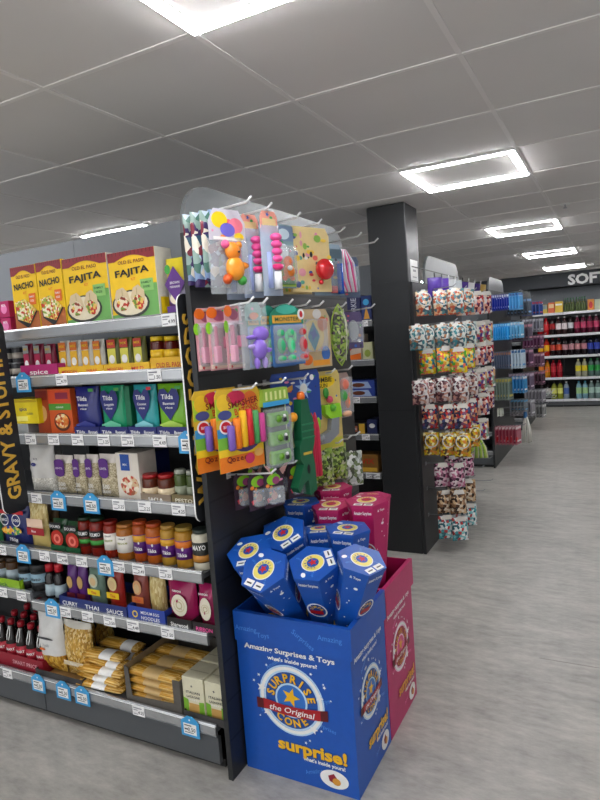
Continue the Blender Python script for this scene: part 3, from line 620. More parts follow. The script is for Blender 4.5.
# left bay, sixth shelf
ZL6 = .558
for k, (a, c) in enumerate(((-14, -4), (-3, 8), (9, 20))):
    x0, x1, h, z = slot(a, c, 557, 5, 1.72, ZL6); t = jar((x1-x0)/2*.95, h, mat('4a3018', .15), mat('3a2c20', .4), mat('a8b8c0', .5), (.2, .6)); t.location = ((x0+x1)/2, 1.73, ZL6); t['label'] = 'brown jar in the green tray, %s' % ('beyond the left edge', 'left one in view', 'next to the black tubs')[k]; t['group'] = 'brown jars in the green tray'
tray('bright green tray of brown jars at the left edge', -16, 20.3, 5, mat('8cb81c', .4), .045, ['stock'], DGRN, z=ZL6)
for k, (a, c, v) in enumerate(((21.5, 33.5, 564), (34, 47.5, 563))):
    x0, x1, h, z = slot(a, c, v, 5, 1.72, ZL6); r = (x1-x0)/2*.97; t = thing('spread_tub', 'black tub with a pale blue label, %s' % ('by the green tray', 'by the red capped bottles')[k], 'tub', ((x0+x1)/2, 1.73, ZL6), 0, 'black tubs')
    B().lathe([(r*.9, 0), (r, .004), (r, h*.76)], 20, BLK).build('tub_body', t); B().lathe([(r*1.02, h*.76), (r*1.02, h*.96), (r*.95, h)], 20, mat('202224', .35)).build('lid', t)
    b = B().lathe([(r+.0006, h*.2), (r+.0006, h*.66)], 20, mat('8fb2c4', .4)); b.lathe([(r+.001, h*.2), (r+.001, h*.34)], 20, DK); curved_text(b, r+.0016, 'bisto', h*.48, h*.16, BLK, r*1.2); b.build('paper_label', t)
# --- base shelf
ZB = ZR[6]-.012
def bottle_small(label, X, Y, z, first=[None]):
    if first[0] is None:
        t = thing('vinegar_bottle', label, 'bottle', (X, Y, z), 0, 'red capped bottles in the red crate'); r, h = .031, .2
        B().lathe([(r*.92, 0), (r, .004), (r, h*.5), (r*.85, h*.62), (r*.42, h*.8), (r*.38, h*.9)], 18, mat('160c0a', .08)).build('bottle_body', t)
        B().lathe([(r*.5, h*.88), (r*.5, h*.98), (r*.4, h)], 14, mat('a01828', .3)).build('cap', t)
        b = B().lathe([(r+.0006, h*.06), (r+.0006, h*.46)], 22, mat('a81c30', .4)); curved_text(b, r+.0012, 'SMART', h*.34, h*.08, WHITE, r*1.5); curved_text(b, r+.0012, 'price', h*.18, h*.06, WHITE, r*.8)
        b.build('paper_label', t)
        b = B()
        for s_ in (-1, 1): b.tube([(s_*.004+.006, -r*.5, h*.86), (s_*.009+.004, -r*.82, h*.66), (s_*.005+.004, -r*.98, h*.56)], .0022, WHITE, 5)
        b.build('neck_tag', t); first[0] = t
    else: t = copy_tree(first[0], location=(X, Y, z), label=label)
    return t
for j, Y in enumerate((1.735, 1.805, 1.875, 1.945)):
    for k in range(5):
        X = -2.292 - .067*k
        bottle_small('dark bottle with a red cap, %s row of the crate, %s from the pasta bag' % (('front', 'second', 'third', 'rear')[j], ORD[k]), X, Y, ZB+.004)
t = thing('bottle_crate', 'deep red card crate holding the dark bottles on the lowest shelf', 'crate', (-2.43, 1.69, ZB)); CRM = mat('90182c', .4)
b = B(); b.box(-.18, .178, 0, .003, 0, .062, CRM); b.box(.175, .178, .003, .3, 0, .062, CRM); b.box(-.18, -.177, .003, .3, 0, .062, CRM); b.box(-.18, .178, .3, .303, 0, .062, CRM); b.box(-.177, .175, .003, .3, 0, .003, CRM); b.build('crate_walls', t)
b = B(); b.text(front(0), 'SMART PRICE', .06, .03, .026, mat('e0a8b0', .4), 1, w=.16); b.build('lettering', t)
PAST = mixmat(['d8aa40', 'c89430', 'e8c468', 'a87420'], 110, .3, (1, 1, .45), .6); PAST2 = mixmat(['dcb45c', 'c8983c', 'ecd08c', 'b08434'], 130, .25, (1.2, 1.2, .6), .6, rot=.6)
pouch('pasta_bag', 'pasta bag with a large white printed front beside the red crate', 'pasta bag', 37, 61.5, 617, 6, PAST, lambda b, fr, w_, h: (b.ell(fr, w_*.5, h*.62, w_*.34, h*.02, INK, 1), b.text(fr, 'Fusilli', w_*.5, h*.5, h*.07, mat('8a8c90', .5), 1), b.ell(fr, w_*.35, h*.42, w_*.12, h*.02, ORG, 1)), y=1.70, d=.075, wob=.15, mats=[(.3, PAST), (1, mat('e0e0de', .25, var=.1))], z=ZB+.012)
pouch('pasta_bag', 'clear bag of penne pasta with a pale top, in front of the stacked ones', 'pasta bag', 62, 90, 625, 6, PAST2, lambda b, fr, w_, h: (b.rect(fr, w_*.15, h*.26, w_*.85, h*.34, mat('d8c8a8', .4), 1), b.text(fr, 'Penne', w_*.5, h*.3, h*.06, WHITE, 2)), y=1.70, d=.08, wob=.15, mats=[(.86, PAST2), (1, mat('d8d4c8', .2))], z=ZB+.012)
pouch('pasta_bag', 'pasta bag standing at the back behind the penne bag', 'pasta bag', 72, 90, 624, 6, PAST2, None, y=1.9, d=.08, z=ZB+.012); pouch('pasta_bag', 'golden pasta bag at the back right of the penne bag', 'pasta bag', 92, 108, 628, 6, PAST, None, y=1.92, d=.08, z=ZB+.012)
tray('low charcoal tray under the two front pasta bags', 36, 82.5, 6, mat('3c3a3a', .5), .036, None, y=1.675, d=.13)
SPAG = mixmat(['e0b050', 'd09c3c', 'ecc878', 'b88428'], 230, .25, (.05, 1, 1), .4)
def bundle(label, X, Y, z, w_, rz=0., band=.4, bh=.03, bd=.07, grp='spaghetti packets', lab=WHITE):
    t = thing('spaghetti_packet', label, 'pasta packet', (X, Y, z), rz, grp)
    b = B(); prof = [(bd/2*math.cos(a)*(1 if abs(math.cos(a)) < .98 else 1), bh/2*math.sin(a)) for a in [2*PI*i/14 for i in range(14)]]
    n = 9; base = 0; vs = []
    for i in range(n+1):
        q = i/n; k = 1 if .06 < q < .94 else .55
        for a_, c_ in prof: vs.append(((q-.5)*w_, a_*(1 if k == 1 else 1.02), bh/2+c_*k))
    fs = [(i*14+k, i*14+(k+1) % 14, (i+1)*14+(k+1) % 14, (i+1)*14+k) for i in range(n) for k in range(14)]
    fs += [tuple(reversed(range(14))), tuple(n*14+k for k in range(14))]
    b.add(vs, [f[::-1] for f in fs], SPAG, True); b.build('packet', t)
    b = B(); vs = []; pr = [(bd/2*1.02*math.cos(a), bh/2*1.03*math.sin(a)) for a in [2*PI*i/14 for i in range(14)]]
    xa, xb = (band-.5)*w_, (band-.5+.3)*w_
    for X_ in (xa, xb):
        for a_, c_ in pr: vs.append((X_, a_, bh/2+c_))
    b.add(vs, [(k, 14+k, 14+(k+1) % 14, (k+1) % 14) for k in range(14)], lab, True); b.build('paper_band', t)
    return t
xa = XU(104, 1.72, ZB+.03); 
for k, (dx, Y, wd, bnd) in enumerate(((0, 1.715, .235, .35), (-.004, 1.72, .235, .4), (.004, 1.722, .23, .5), (.01, 1.74, .21, .62), (.012, 1.735, .2, .45))):
    bundle('golden spaghetti packet, %s in the front pile' % ('bottom', 'second from bottom', 'middle', 'second from top', 'top')[k], xa+dx, Y, ZB+.001+.031*k, wd, .06*(-1)**k, bnd)
for k in range(4): bundle('golden spaghetti packet in the rear pile, %s layer' % ('bottom', 'second', 'third', 'top')[k], xa+.0, 1.83+.003*k, ZB+.001+.037*k, .21, 0, .6, bh=.036)
# tray of spaghetti
x0 = XU(129, 1.69, ZB); x1 = XU(184, 1.69, ZB); t = thing('shipping_case', 'charcoal cut-away case filled with spaghetti packets', 'cardboard case', ((x0+x1)/2, 1.68, ZB)); w_ = x1-x0; CS = mat('58544e', .6); hc = .135
b = B(); b.prism([(-w_/2, 0), (w_/2, 0), (w_/2, hc), (w_/2-.035, hc), (w_/2-.035, .04), (-w_/2+.03, .028), (-w_/2+.02, hc*1.05), (-w_/2, hc*1.1)], front(0), .003, CS)
b.box(-w_/2, -w_/2+.003, .004, .33, 0, hc*1.1, mat('9a8462', .6)); b.box(w_/2-.003, w_/2, .004, .33, 0, hc, CS); b.box(-w_/2+.003, w_/2-.003, .004, .33, 0, .002, CS); b.box(-w_/2, w_/2, .33, .333, 0, hc, CS); b.build('case_walls', t)
for j in range(3):
    for k in range(4 if j else 4):
        bundle('spaghetti packet inside the charcoal case, %s stack, %s layer' % (('front', 'middle', 'rear')[j], ('bottom', 'second', 'third', 'top')[k]), (x0+x1)/2, 1.725+.082*j, ZB+.003+.033*k, w_-.012, 0, .3, bh=.032, bd=.075, grp='spaghetti in the case', lab=mat('c8a870', .3))
def dec_las(b, fr, w_, h):
    b.poly(fr, [(.001, .001), (w_-.001, .001), (w_-.001, h*.42), (w_*.75, h*.4), (w_*.75, h*.1), (w_*.25, h*.1), (w_*.25, h*.42), (.001, h*.46)], mat('7ab030', .4), 1); b.rect(fr, w_*.26, h*.1, w_*.75, h*.34, mat('c89c58', .4), 1)
    b.text(fr, 'ITALIAN', w_*.5, h*.62, h*.09, INK, 2, w=w_*.65); b.text(fr, 'LASAGNE', w_*.5, h*.51, h*.08, INK, 2, w=w_*.62); b.text(fr, 'SHEETS', w_*.5, h*.43, h*.06, WHITE, 2, w=w_*.5); b.star(fr, w_*.45, h*.78, h*.04, INK, 2, 4)
LAS = mat('ddd8bc', .45)
for k, (a, c, v) in enumerate(((184.5, 206, 660), (207, 228, 664))):
    for j in range(2):
        Y = 1.69+.12*j; x0_, x1_, h_, z_ = slot(a, c, v, 6, 1.69, ZB+.012); w_ = x1_-x0_-.003; h_ = .152
        t = thing('lasagne_box', 'cream and green lasagne box, %s %s of four' % (('front', 'rear')[j], ('left', 'right')[k]), 'food box', ((x0_+x1_)/2, Y, ZB+.004), 0, 'lasagne boxes'); b = B(); b.box(-w_/2, w_/2, 0, .115, 0, h_, LAS, .0012); dec_las(b, front(0, -w_/2), w_, h_); b.rect(Fr((-w_/2, 0, h_), (1, 0, 0), (0, 1, 0)), .005, .045, w_-.005, .05, mat('b8b294', .5)); b.build('carton', t)
tray('low charcoal tray under the lasagne boxes', 184, 230, 6, mat('3c3a3a', .5), .03, None, y=1.675, d=.26)
#P2S
# ------------------------------------------------------------------ toy end panel
FX = Fr  # faces +X: right = +Y, up = +Z
def xface(x=0.): return Fr((x, 0, 0), (0, 1, 0), (0, 0, 1))
PANM = mat('1f2022', .4, var=.05); HEADM = mat('6c7072', .35, .25, .03); HOOKM = mat('dcdcdc', .3, .3, var=0)
def end_panel(name, label, x, y0, y1, z1, zh, hy0, hy1, grooves, hooks, feet=True, hk=HOOKM, hr=.004):
    t = thing(name, label, 'display panel', (x, y0, 0)); W_ = y1-y0
    b = B(); b.prism([(0, 0), (W_, 0), (W_, z1), (0, z1)], xface(0), .018, PANM)
    for g in grooves: b.rect(xface(0), .004, g-.004, W_-.004, g+.004, BLK, 1)
    b.build('slatwall', t)
    b = B(); a, c = hy0-y0, hy1-y0; hh = zh-z1; r = min(.14, (c-a)*.3)
    P = [(a, z1), (c, z1)]
    for i in range(7): q = PI/2*i/6; P.append((c-r+r*math.cos(q), zh-hh*.85+hh*.85*math.sin(q)))
    for i in range(7): q = PI/2*i/6; P.append((a+r-r*math.sin(q), zh-hh*.85+hh*.85*math.cos(q)))
    b.prism(P, xface(0), .018, HEADM); b.build('header', t)
    B().box(-.019, .001, -.002, 0, .0, z1, mat('2c2e30', .35, .2)).build('edge_trim', t)
    for hy, hz, ln in hooks:
        b = B(); y_ = hy-y0; b.tube([(0, y_, hz), (ln-.02, y_, hz+.012), (ln, y_, hz+.028)], hr, hk, 6); b.box(0, .003, y_-.012, y_+.012, hz-.014, hz+.01, hk); b.build('hook', t)
    return t
XP = -1.25
HA, HB, HC, HD = 1.975, 1.672, 1.395, 1.09
hooks = [(y, HA+.012, .235) for y in (1.70, 1.83, 2.04, 2.22, 2.45, 2.64, 2.86)] + [(y, HB, .22) for y in (1.69, 1.78, 1.96, 2.10, 2.22, 2.45, 2.8)] + [(y, HC, .2) for y in (1.70, 1.90, 2.08, 2.33, 2.52)] + [(y, HD, .2) for y in (1.78, 1.95, 2.36, 2.46, 2.56)]
end_panel('toy_display_panel', 'tall black slatted end panel hung with toys beside the grocery shelves', XP, 1.652, 2.98, 1.93, 2.1, 1.652, 2.98, [.15+.145*i for i in range(13)], hooks)
RZ = math.radians(72)
def hang(name, label, cat, x, y, z, group=None, rz=RZ): return thing(name, label, cat, (x, y, z), rz, group)
def confetti(b, fr, w, h, n=16, seed=1):
    r = random.Random(seed)
    for i in range(n):
        x_, z_ = r.uniform(-.42, .42)*w, -r.uniform(.08, .95)*h; m_ = mat(r.choice(['f4f0e8', 'e04858', '3868c0', 'f0c838', '48a858', 'e888b0', '303848', 'f08c38']), .35)
        (b.star if i % 3 == 0 else b.ell)(fr, x_, z_, *((r.uniform(.005, .009), m_, .4) if i % 3 == 0 else (r.uniform(.005, .014), r.uniform(.004, .009), m_, .4, 10)))
    return b
def card(w, h, m, top=.03, th=.002, deco=None, r=.0):
    b = B(); fr = front(-.001)
    b.prism([(-w/2, -h), (w/2, -h), (w/2, -top), (w/2-top*.6, 0), (-w/2+top*.6, 0), (-w/2, -top)], fr, th, m)
    confetti(b, fr, w, h, 18 if h > .12 else 4, int(w*1000+h*777))
    if deco: deco(b, fr)
    return b
def blister(t, w, h, z0, d=.03, m=None):
    b = B(); b.box(-w/2, w/2, -d, -.002, z0-h, z0, m or CLEAR, .006); return b.build('blister', t)
FOIL = mixmat(['7c94b8', 'c8d8e8', '385870', '90a8a0', '782838', '4c7468', 'e8e0d0', '403060'], 38, .2, bump=.5)
# row A
for k, (x, y, w_, h_, l) in enumerate(((-1.225, 1.70, .12, .23, 'holographic toy bag flat against the panel at its front edge'), (-1.19, 1.70, .14, .24, 'holographic toy bag, second out from the panel on the first top hook'), (-1.16, 1.705, .14, .22, 'holographic toy bag behind the orange toy bag'))):
    t = hang('toy_bag', l, 'toy bag', x, y, HA+.012, 'holographic toy bags', RZ+.1*k-.1); b = B(); b.pillow(w_, h_, .035, FOIL, wob=.5, seed=k+3, z0=-h_); b.build('foil_bag', t); B().box(-.03, .03, -.006, .006, -.012, .006, mat('9cb8dc', .3)).build('hang_tab', t)
t = hang('toy_bag', 'clear bag with an orange bear toy and yellow purple header card', 'toy bag', -1.11, 1.69, HA+.012); w_, h_ = .165, .27
b = card(w_*.9, .1, mat('c8c4d0', .3), .04); fr = front(-.0012)
b.ell(fr, -.03, -.035, .032, .026, YEL, 1); b.ell(fr, .035, -.05, .03, .025, mat('ee7a90', .4), 1); b.ell(fr, .0, -.065, .03, .022, mat('6a64c8', .4), 2); b.ell(fr, .045, -.085, .02, .013, YEL, 2); b.rect(fr, -.06, -.098, .06, -.088, WHITE, 2); b.build('header_card', t)
b = B(); b.pillow(w_, .175, .03, CLEAR, z0=-h_, wob=.6); b.build('clear_bag', t)
b = B(); OT = mat('f08a20', .25, coat=.5); b.ball((0, -.02, -.135), .03, OT, sc=(1, .6, 1)); b.ball((.005, -.02, -.19), .036, mat('f49a28', .25, coat=.5), sc=(1, .6, 1.1)); b.ball((-.028, -.02, -.115), .014, mat('e85a90', .3)); b.ball((.026, -.02, -.115), .012, OT); b.ball((.04, -.02, -.18), .014, OT, sc=(1.6, .7, .8)); b.ball((-.03, -.02, -.225), .016, mat('d85a20', .3)); b.ball((.03, -.02, -.228), .016, GRN); b.ball((.008, -.042, -.14), .004, BLK); b.build('toy_bear', t)
def wand(label, x, y, s=1.):
    t = hang('bubble_wand_pack', label, 'bubble toy', x, y, HA+.02, 'bubble wand packs'); w_, h_ = .088*s, .285
    b = card(w_*.9, .07, mat('e89a88', .4), .02); b.rect(front(-.001), -w_*.35, -.05, w_*.35, -.025, mat('e4c890', .4)); b.build('header_card', t)
    b = B(); b.pillow(w_, h_-.045, .045, mat('c4d4ec', .12, alpha=.5, var=.05), z0=-h_, nx=8); b.build('clear_tube', t)
    b = B(); 
    for i in range(4): b.ball((.006, -.025, -.09-.024*i), .0225-.0008*i, PINK, sc=(1, .8, .62))
    b.lathe([(.012, 0), (.021, .006), (.021, .016), (.012, .02)], 14, mat('e8307a', .3), cx=.006, cyy=-.022, z=-.2); b.build('pink_wand', t)
    b = B(); b.lathe([(.014, 0), (.014, .06)], 12, mat('f0f2f4', .3), cx=.006, cyy=-.02, z=-.265); b.lathe([(.009, 0), (.009, .12)], 10, mat('a8b8ec', .3), cx=-.022, cyy=-.014, z=-.26); b.build('bottle', t)
for k, x in enumerate((-1.19, -1.12, -1.045)): wand('pink bubble wand in a clear tube, %s on its hook' % ('rear one', 'middle one', 'front one')[k], x, 1.84+.005*k)
def dec_min(b, fr):
    b.rect(fr, -.05, -.06, .05, -.005, mat('7088a8', .4)); b.ell(fr, 0, -.035, .03, .02, mat('c8dce8', .3), 2); b.poly(fr, [(-.05, -.23), (.05, -.23), (.05, -.14), (-.05, -.12)], mat('a8c848', .4), 1); b.ell(fr, -.005, -.1, .025, .03, mat('d8e4ec', .3), 2); b.rect(fr, -.04, -.222, .045, -.2, GRN, 2)
for k, x in enumerate((-1.17, -1.10)):
    t = hang('toy_card', 'silver and green toy card with an orange figure, %s one' % ('rear', 'front')[k], 'toy pack', x, 2.05, HA+.01, 'orange figure cards'); card(.1, .235, mat('7898a0', .3), .02, deco=dec_min).build('backing_card', t)
    b = B(); b.ball((0, -.018, -.14), .022, ORG, sc=(1, .6, 1)); b.ball((.0, -.02, -.175), .026, mat('e88020', .3), sc=(1, .6, 1)); b.ball((-.01, -.035, -.165), .01, WHITE); b.ball((.02, -.015, -.2), .01, ORG); b.ball((-.02, -.015, -.2), .01, ORG); b.build('toy_figure', t); blister(t, .08, .14, -.08)
def dec_bal(b, fr):
    r = random.Random(4)
    for i in range(26): b.ell(fr, r.uniform(-.1, .1), r.uniform(-.235, -.02), r.uniform(.006, .02), r.uniform(.006, .018), mat(r.choice(['e8705c', '58a890', '4a5a90', 'f0c840', 'e8a0b0', '88b848', 'c83c3c', 'f4e8d0']), .4), 1+.1*i, 10)
    b.ell(fr, -.04, -.11, .006, .01, BLK, 4, 8); b.ell(fr, .0, -.105, .008, .012, BLK, 4, 8)
for k, x in enumerate((-1.15, -1.06)):
    t = hang('balloon_ball_card', 'cream patterned card with a shiny red ball, %s' % ('rear one half hidden', 'front one')[k], 'toy pack', x, 2.19, HA+.012, 'red ball cards', RZ-.05); card(.21, .25, mat('e8d090', .4), .03, deco=dec_bal).build('backing_card', t)
    b = B(); b.ball((.04, -.035, -.165), .042, mat('d81c24', .12, coat=.8), 18, 12, sc=(1, .75, 1)); b.ball((.03, -.02, -.213), .01, RED); b.build('red_ball', t)
t = hang('toy_card', 'silver toy pack with a tall blue tube right of the red ball', 'toy pack', -1.10, 2.44, HA-.02); card(.19, .22, mat('8aa0b0', .25, .3), .03, deco=lambda b, fr: (b.ell(fr, -.04, -.04, .03, .02, WHITE), b.rect(fr, -.02, -.06, .09, -.02, mat('385868', .4)), b.ell(fr, -.03, -.12, .04, .05, SILV, 2))).build('backing_card', t)
b = B(); b.lathe([(.014, 0), (.014, .13)], 12, mat('2058c8', .25), cx=.055, cyy=-.018, z=-.215); b.build('blue_tube', t); B().box(.0, .035, -.02, -.003, -.21, -.18, mat('e85a60', .3), .004).build('pink_piece', t); blister(t, .11, .13, -.075)
t = hang('toy_pack', 'silver robot toy bag behind the blue tube pack', 'toy pack', -1.17, 2.42, HA+.01); b = B(); b.pillow(.14, .21, .03, mixmat(['9ab0c0', 'd0d8e0', '586878', 'e0e4e8'], 60, .2), z0=-.21); b.build('foil_bag', t)
t = hang('ribbon_pack', 'white and pink ribbon toy dangling at the right end of the top hooks', 'toy pack', -1.10, 2.60, HA-.03)
b = B()
for i in range(9): a = -.045+.011*i; b.tube([(a*.3, -.01, 0), (a, -.02-.004*(i % 3), -.06), (a*1.2+.02, -.012, -.13), (a*.9+.04, -.01, -.19)], .0045, [mat('f4eef2', .3), PINK, mat('e8e4ee', .3)][i % 3], 5)
b.build('ribbon', t); card(.05, .03, mat('e8b0c8', .4), .01).build('header_card', t)
t = hang('toy_pack', 'dark blue and grey toy pack on the far top hook', 'toy pack', -1.17, 2.84, HA-.03); card(.15, .2, mat('40506c', .4), .02, deco=lambda b, fr: b.ell(fr, 0, -.1, .05, .06, mat('a8b8c8', .3))).build('backing_card', t); blister(t, .1, .12, -.05)
# row B
DOLLP = mat('f08cb0', .3)
for k, (x, y) in enumerate(((-1.228, 1.70), (-1.178, 1.70), (-1.122, 1.70))):
    t = hang('hair_play_card', 'pink hair play set card, %s' % ('flat by the panel edge', 'middle of three', 'front of three, turned')[k], 'toy pack', x, y, HB+.01, 'pink hair play cards', RZ+(.3 if k == 2 else 0)); w_, h_ = .1, .21
    card(w_, h_, mat('d8a0a8', .4), .02, deco=lambda b, fr: (b.ell(fr, -.03, -.02, .022, .018, ORG, 2), b.ell(fr, .0, -.03, .028, .018, mat('a85878', .4), 1), b.rect(fr, -.048, -.07, .048, -.05, mat('e8c8d8', .4), 1), b.ell(fr, -.045, -.07, .014, .02, LIME, 2), b.rect(fr, -.048, -.205, .048, -.19, mat('f0d8c8', .4), 1), b.star(fr, -.03, -.2, .008, RED, 2))).build('backing_card', t)
    b = B(); b.box(-.038, -.012, -.022, -.003, -.185, -.13, DOLLP, .004); b.box(-.03, -.02, -.018, -.003, -.13, -.065, mat('c05078', .3), .003); b.box(.028, .034, -.018, -.003, -.12, -.06, DOLLP, .002); b.build('brush', t)
    b = B(); b.box(.005, .045, -.022, -.003, -.14, -.1, mat('e8608c', .3), .004); b.build('clip_box', t); b = B(); b.box(.01, .04, -.02, -.003, -.1, -.062, mat('4a2c28', .6), .004); b.build('hair_piece', t); blister(t, .092, .14, -.055, .028)
t = hang('toy_bag', 'clear bag with a shiny purple dinosaur toy', 'toy bag', -1.065, 1.735, HB+.015); w_ = .12
b = B(); b.pillow(w_, .22, .035, CLEAR, z0=-.22, wob=.6); b.build('clear_bag', t); card(.07, .06, mat('88a8a0', .4), .02, deco=lambda b, fr: b.ell(fr, 0, -.045, .018, .012, mat('d88868', .4))).build('header_card', t)
PP = mat('8a68d0', .2, coat=.6); b = B(); b.ball((.01, -.02, -.105), .028, PP, sc=(1.2, .7, .9)); b.ball((-.03, -.02, -.115), .016, PP, sc=(1.4, .8, .5)); b.ball((0, -.02, -.155), .032, PP, sc=(.9, .7, 1.1)); b.ball((-.03, -.02, -.145), .012, mat('b8a4e0', .3), sc=(1.6, .7, .7)); b.ball((-.015, -.02, -.2), .013, PP, sc=(.8, .8, 1.5)); b.ball((.02, -.02, -.2), .013, mat('b09ce0', .3), sc=(.8, .8, 1.5)); b.ball((.038, -.02, -.16), .012, PP, sc=(1.4, .7, .7)); b.build('toy_dinosaur', t)
def slime(label, x, y, w_, figs):
    t = hang('slime_figure_card', label, 'toy pack', x, y, HB+.015, 'green domed figure cards')
    b = B(); P = [(-w_/2, -.075), (w_/2, -.075)] + [(w_/2*math.cos(a), -.06+.058*math.sin(a)) for a in [PI*i/10 for i in range(11)]]
    b.prism(P, front(-.001), .002, mat('1f8a6c', .35)); fr = front(-.0012); b.ell(fr, 0, -.022, w_*.3, .016, mat('48c0a8', .3), 1); b.rect(fr, -w_*.42, -.07, w_*.42, -.042, mat('e8b040', .4), 2); b.text(fr, 'MONSTER', 0, -.056, .02, DGRN, 3, w=w_*.7); b.ell(fr, w_*.42, -.04, .018, .02, WHITE, 3); b.ell(fr, w_*.42, -.04, .008, .012, RED if len(figs) > 1 else GRN, 4); b.build('header_card', t)
    card(w_*.95, .15, mat('4a7cc0', .35), .01).build('backing_card', t).location = (0, 0, -.072)
    for i, (dx, c) in enumerate(figs):
        m = mat(c, .2, coat=.6); b = B(); b.ball((dx, -.02, -.105), .014, m); b.ball((dx, -.02, -.15), .017, m, sc=(1, .8, 1.7)); b.ball((dx, -.02, -.195), .016, m, sc=(1.2, .8, .7)); 
        if i == 1: b.ball((dx-.02, -.02, -.12), .009, m, sc=(.8, .8, 2.2)); b.ball((dx+.02, -.02, -.12), .009, m, sc=(.8, .8, 2.2))
        b.build('toy_figure', t)
    blister(t, w_*.9, .135, -.078, .03)
slime('green domed card with one green figure, rear of three', -1.15, 1.885, .085, [(0, '1e8a50')])
slime('green domed card with one green figure, middle of three', -1.105, 1.90, .09, [(-.01, '28a860')])
slime('green domed card with green and red figures, front of three', -1.055, 1.945, .17, [(-.052, '34b878'), (-.004, '40d088'), (.058, 'c8202c')])
t = hang('toy_card', 'yellow ringed toy card with a blue centre beside the green domed cards', 'toy pack', -1.08, 2.215, HB); w_ = .19
def dec_bird(b, fr):
    b.ring(fr, -.005, -.105, .034, .062, YEL, 1, 24); b.poly(fr, [(-.005, -.05), (.03, -.11), (-.005, -.17), (-.04, -.11)], mat('1e8098', .3), 3); b.star(fr, -.005, -.1, .03, mat('2450a0', .3), 4, 4); b.ell(fr, .02, -.02, .025, .02, mat('e0dcd8', .4), 3); b.ell(fr, .05, -.06, .03, .03, mat('c86a28', .4), 2)
    b.ell(fr, -.05, -.2, .03, .022, ORG, 3); b.rect(fr, -.02, -.228, .08, -.205, mat('f0a030', .4), 3); b.ell(fr, .06, -.18, .025, .03, mat('3c6cb8', .4), 2); b.ell(fr, -.06, -.17, .02, .015, mat('e87888', .4), 4)
card(w_, .235, mat('c8b088', .4), .035, deco=dec_bird).build('backing_card', t); blister(t, .12, .13, -.04, .025)
t = hang('toy_card', 'small blue and pink figure card behind the yellow ringed one', 'toy pack', -1.17, 2.12, HB, None); card(.12, .22, mat('4a70a8', .4), .02, deco=lambda b, fr: (b.ell(fr, .02, -.06, .02, .02, WHITE), b.ell(fr, -.01, -.14, .03, .04, PINK))).build('backing_card', t); blister(t, .09, .12, -.06)
t = hang('creature_pouch', 'green leaf-shaped net pouch hanging alone at the right', 'toy bag', -1.07, 2.425, HB+.02)
b = B(); NETM = mixmat(['6a8838', '8cac48', '3a4030', 'a8c060', '584858', 'b8b898'], 80, .35)
n, mr = 12, 8; vs = []; fs = []
for j in range(n+1):
    q = j/n; rw = .056*math.sin(PI*q)**.7; rd = .03*math.sin(PI*q)**.9
    for k in range(mr): a = 2*PI*k/mr; vs.append((rw*math.cos(a), -.01+rd*math.sin(a), -.26+.26*q))
fs = [(j*mr+k, j*mr+(k+1) % mr, (j+1)*mr+(k+1) % mr, (j+1)*mr+k) for j in range(n) for k in range(mr)]
b.add(vs, fs, NETM, True); b.build('net_bag', t)
b = B()
for s_ in (-1, 1): b.tube([(s_*.057*math.sin(PI*i/10)**.7 if 0 < i < 10 else 0, -.012, -.262+.264*i/10) for i in range(11)], .003, mat('a8c848', .4), 5)
b.tube([(0, -.04, -.24), (.01, -.045, -.13), (0, -.04, -.02)], .002, mat('d8dcc0', .4), 5); b.build('piping', t)
t = hang('toy_card', 'purple and grey toy card on the far middle hook', 'toy pack', -1.15, 2.8, HB, None); card(.14, .18, mat('5a4a78', .4), .02, deco=lambda b, fr: b.ell(fr, 0, -.09, .04, .05, SILV)).build('backing_card', t); blister(t, .1, .1, -.05)
# row C
STK = ['7c5cb8', 'f08018', 'f8c020', 'd02830', '4aa058', 'd84898']
def dec_rain(b, fr):
    b.rect(fr, -.095, -.278, .095, -.22, mat('e87c20', .4)); b.rect(fr, -.095, -.225, .095, -.2, mat('f0c828', .4), 1.2); b.rect(fr, -.095, -.2, .095, -.16, mat('78b83c', .4)); b.rect(fr, -.095, -.1, .0, -.03, mat('a8c838', .4), .8); b.ell(fr, .02, -.155, .075, .065, mat('4c3c7c', .4), 1.4); b.rect(fr, -.095, -.16, .095, -.13, mat('3890c8', .4)); b.ell(fr, -.06, -.045, .03, .03, mat('e8c030', .4), 2); b.ell(fr, -.01, -.03, .04, .022, mat('c82850', .4), 2); b.ell(fr, .05, -.04, .03, .025, mat('e07028', .4), 2)
    b.text(fr, 'SMASHER', .02, -.05, .03, MARO, 4, w=.13, rot=.1); b.text(fr, 'BATONS', .03, -.075, .03, RED, 4, w=.1, rot=.1); b.ell(fr, -.06, -.085, .028, .016, mat('48508c', .4), 3); b.ell(fr, -.06, -.125, .026, .024, WHITE, 3); b.ell(fr, -.06, -.125, .02, .018, RED, 4); b.text(fr, 'BIG', -.06, -.125, .014, WHITE, 5)
    for i, s_ in enumerate('Qozee'): b.text(fr, s_, -.055+.017*i, -.236, .028, MARO, 4)
    b.ell(fr, .03, -.245, .02, .018, mat('d03060', .4), 5); b.ell(fr, .07, -.23, .02, .014, mat('e8b060', .4), 5)
for k, (x, y) in enumerate(((-1.22, 1.70), (-1.14, 1.715))):
    t = hang('baton_card', 'rainbow card with thick coloured foam batons, %s' % ('rear one', 'front one')[k], 'toy pack', x, y, HC+.012, 'rainbow baton cards', RZ-.03); card(.19, .278, mat('d8b030', .4), .02, deco=dec_rain).build('backing_card', t)
    for i, c in enumerate(STK):
        hh = (.085, .105, .125, .125, .115, .1)[i]; x_ = -.048+.0262*i; B().lathe([(.010, 0), (.0135, .004), (.0135, hh-.004), (.010, hh)], 12, mat(c, .3), cx=x_, cyy=-.014, z=-.205+.002*i).build('baton', t)
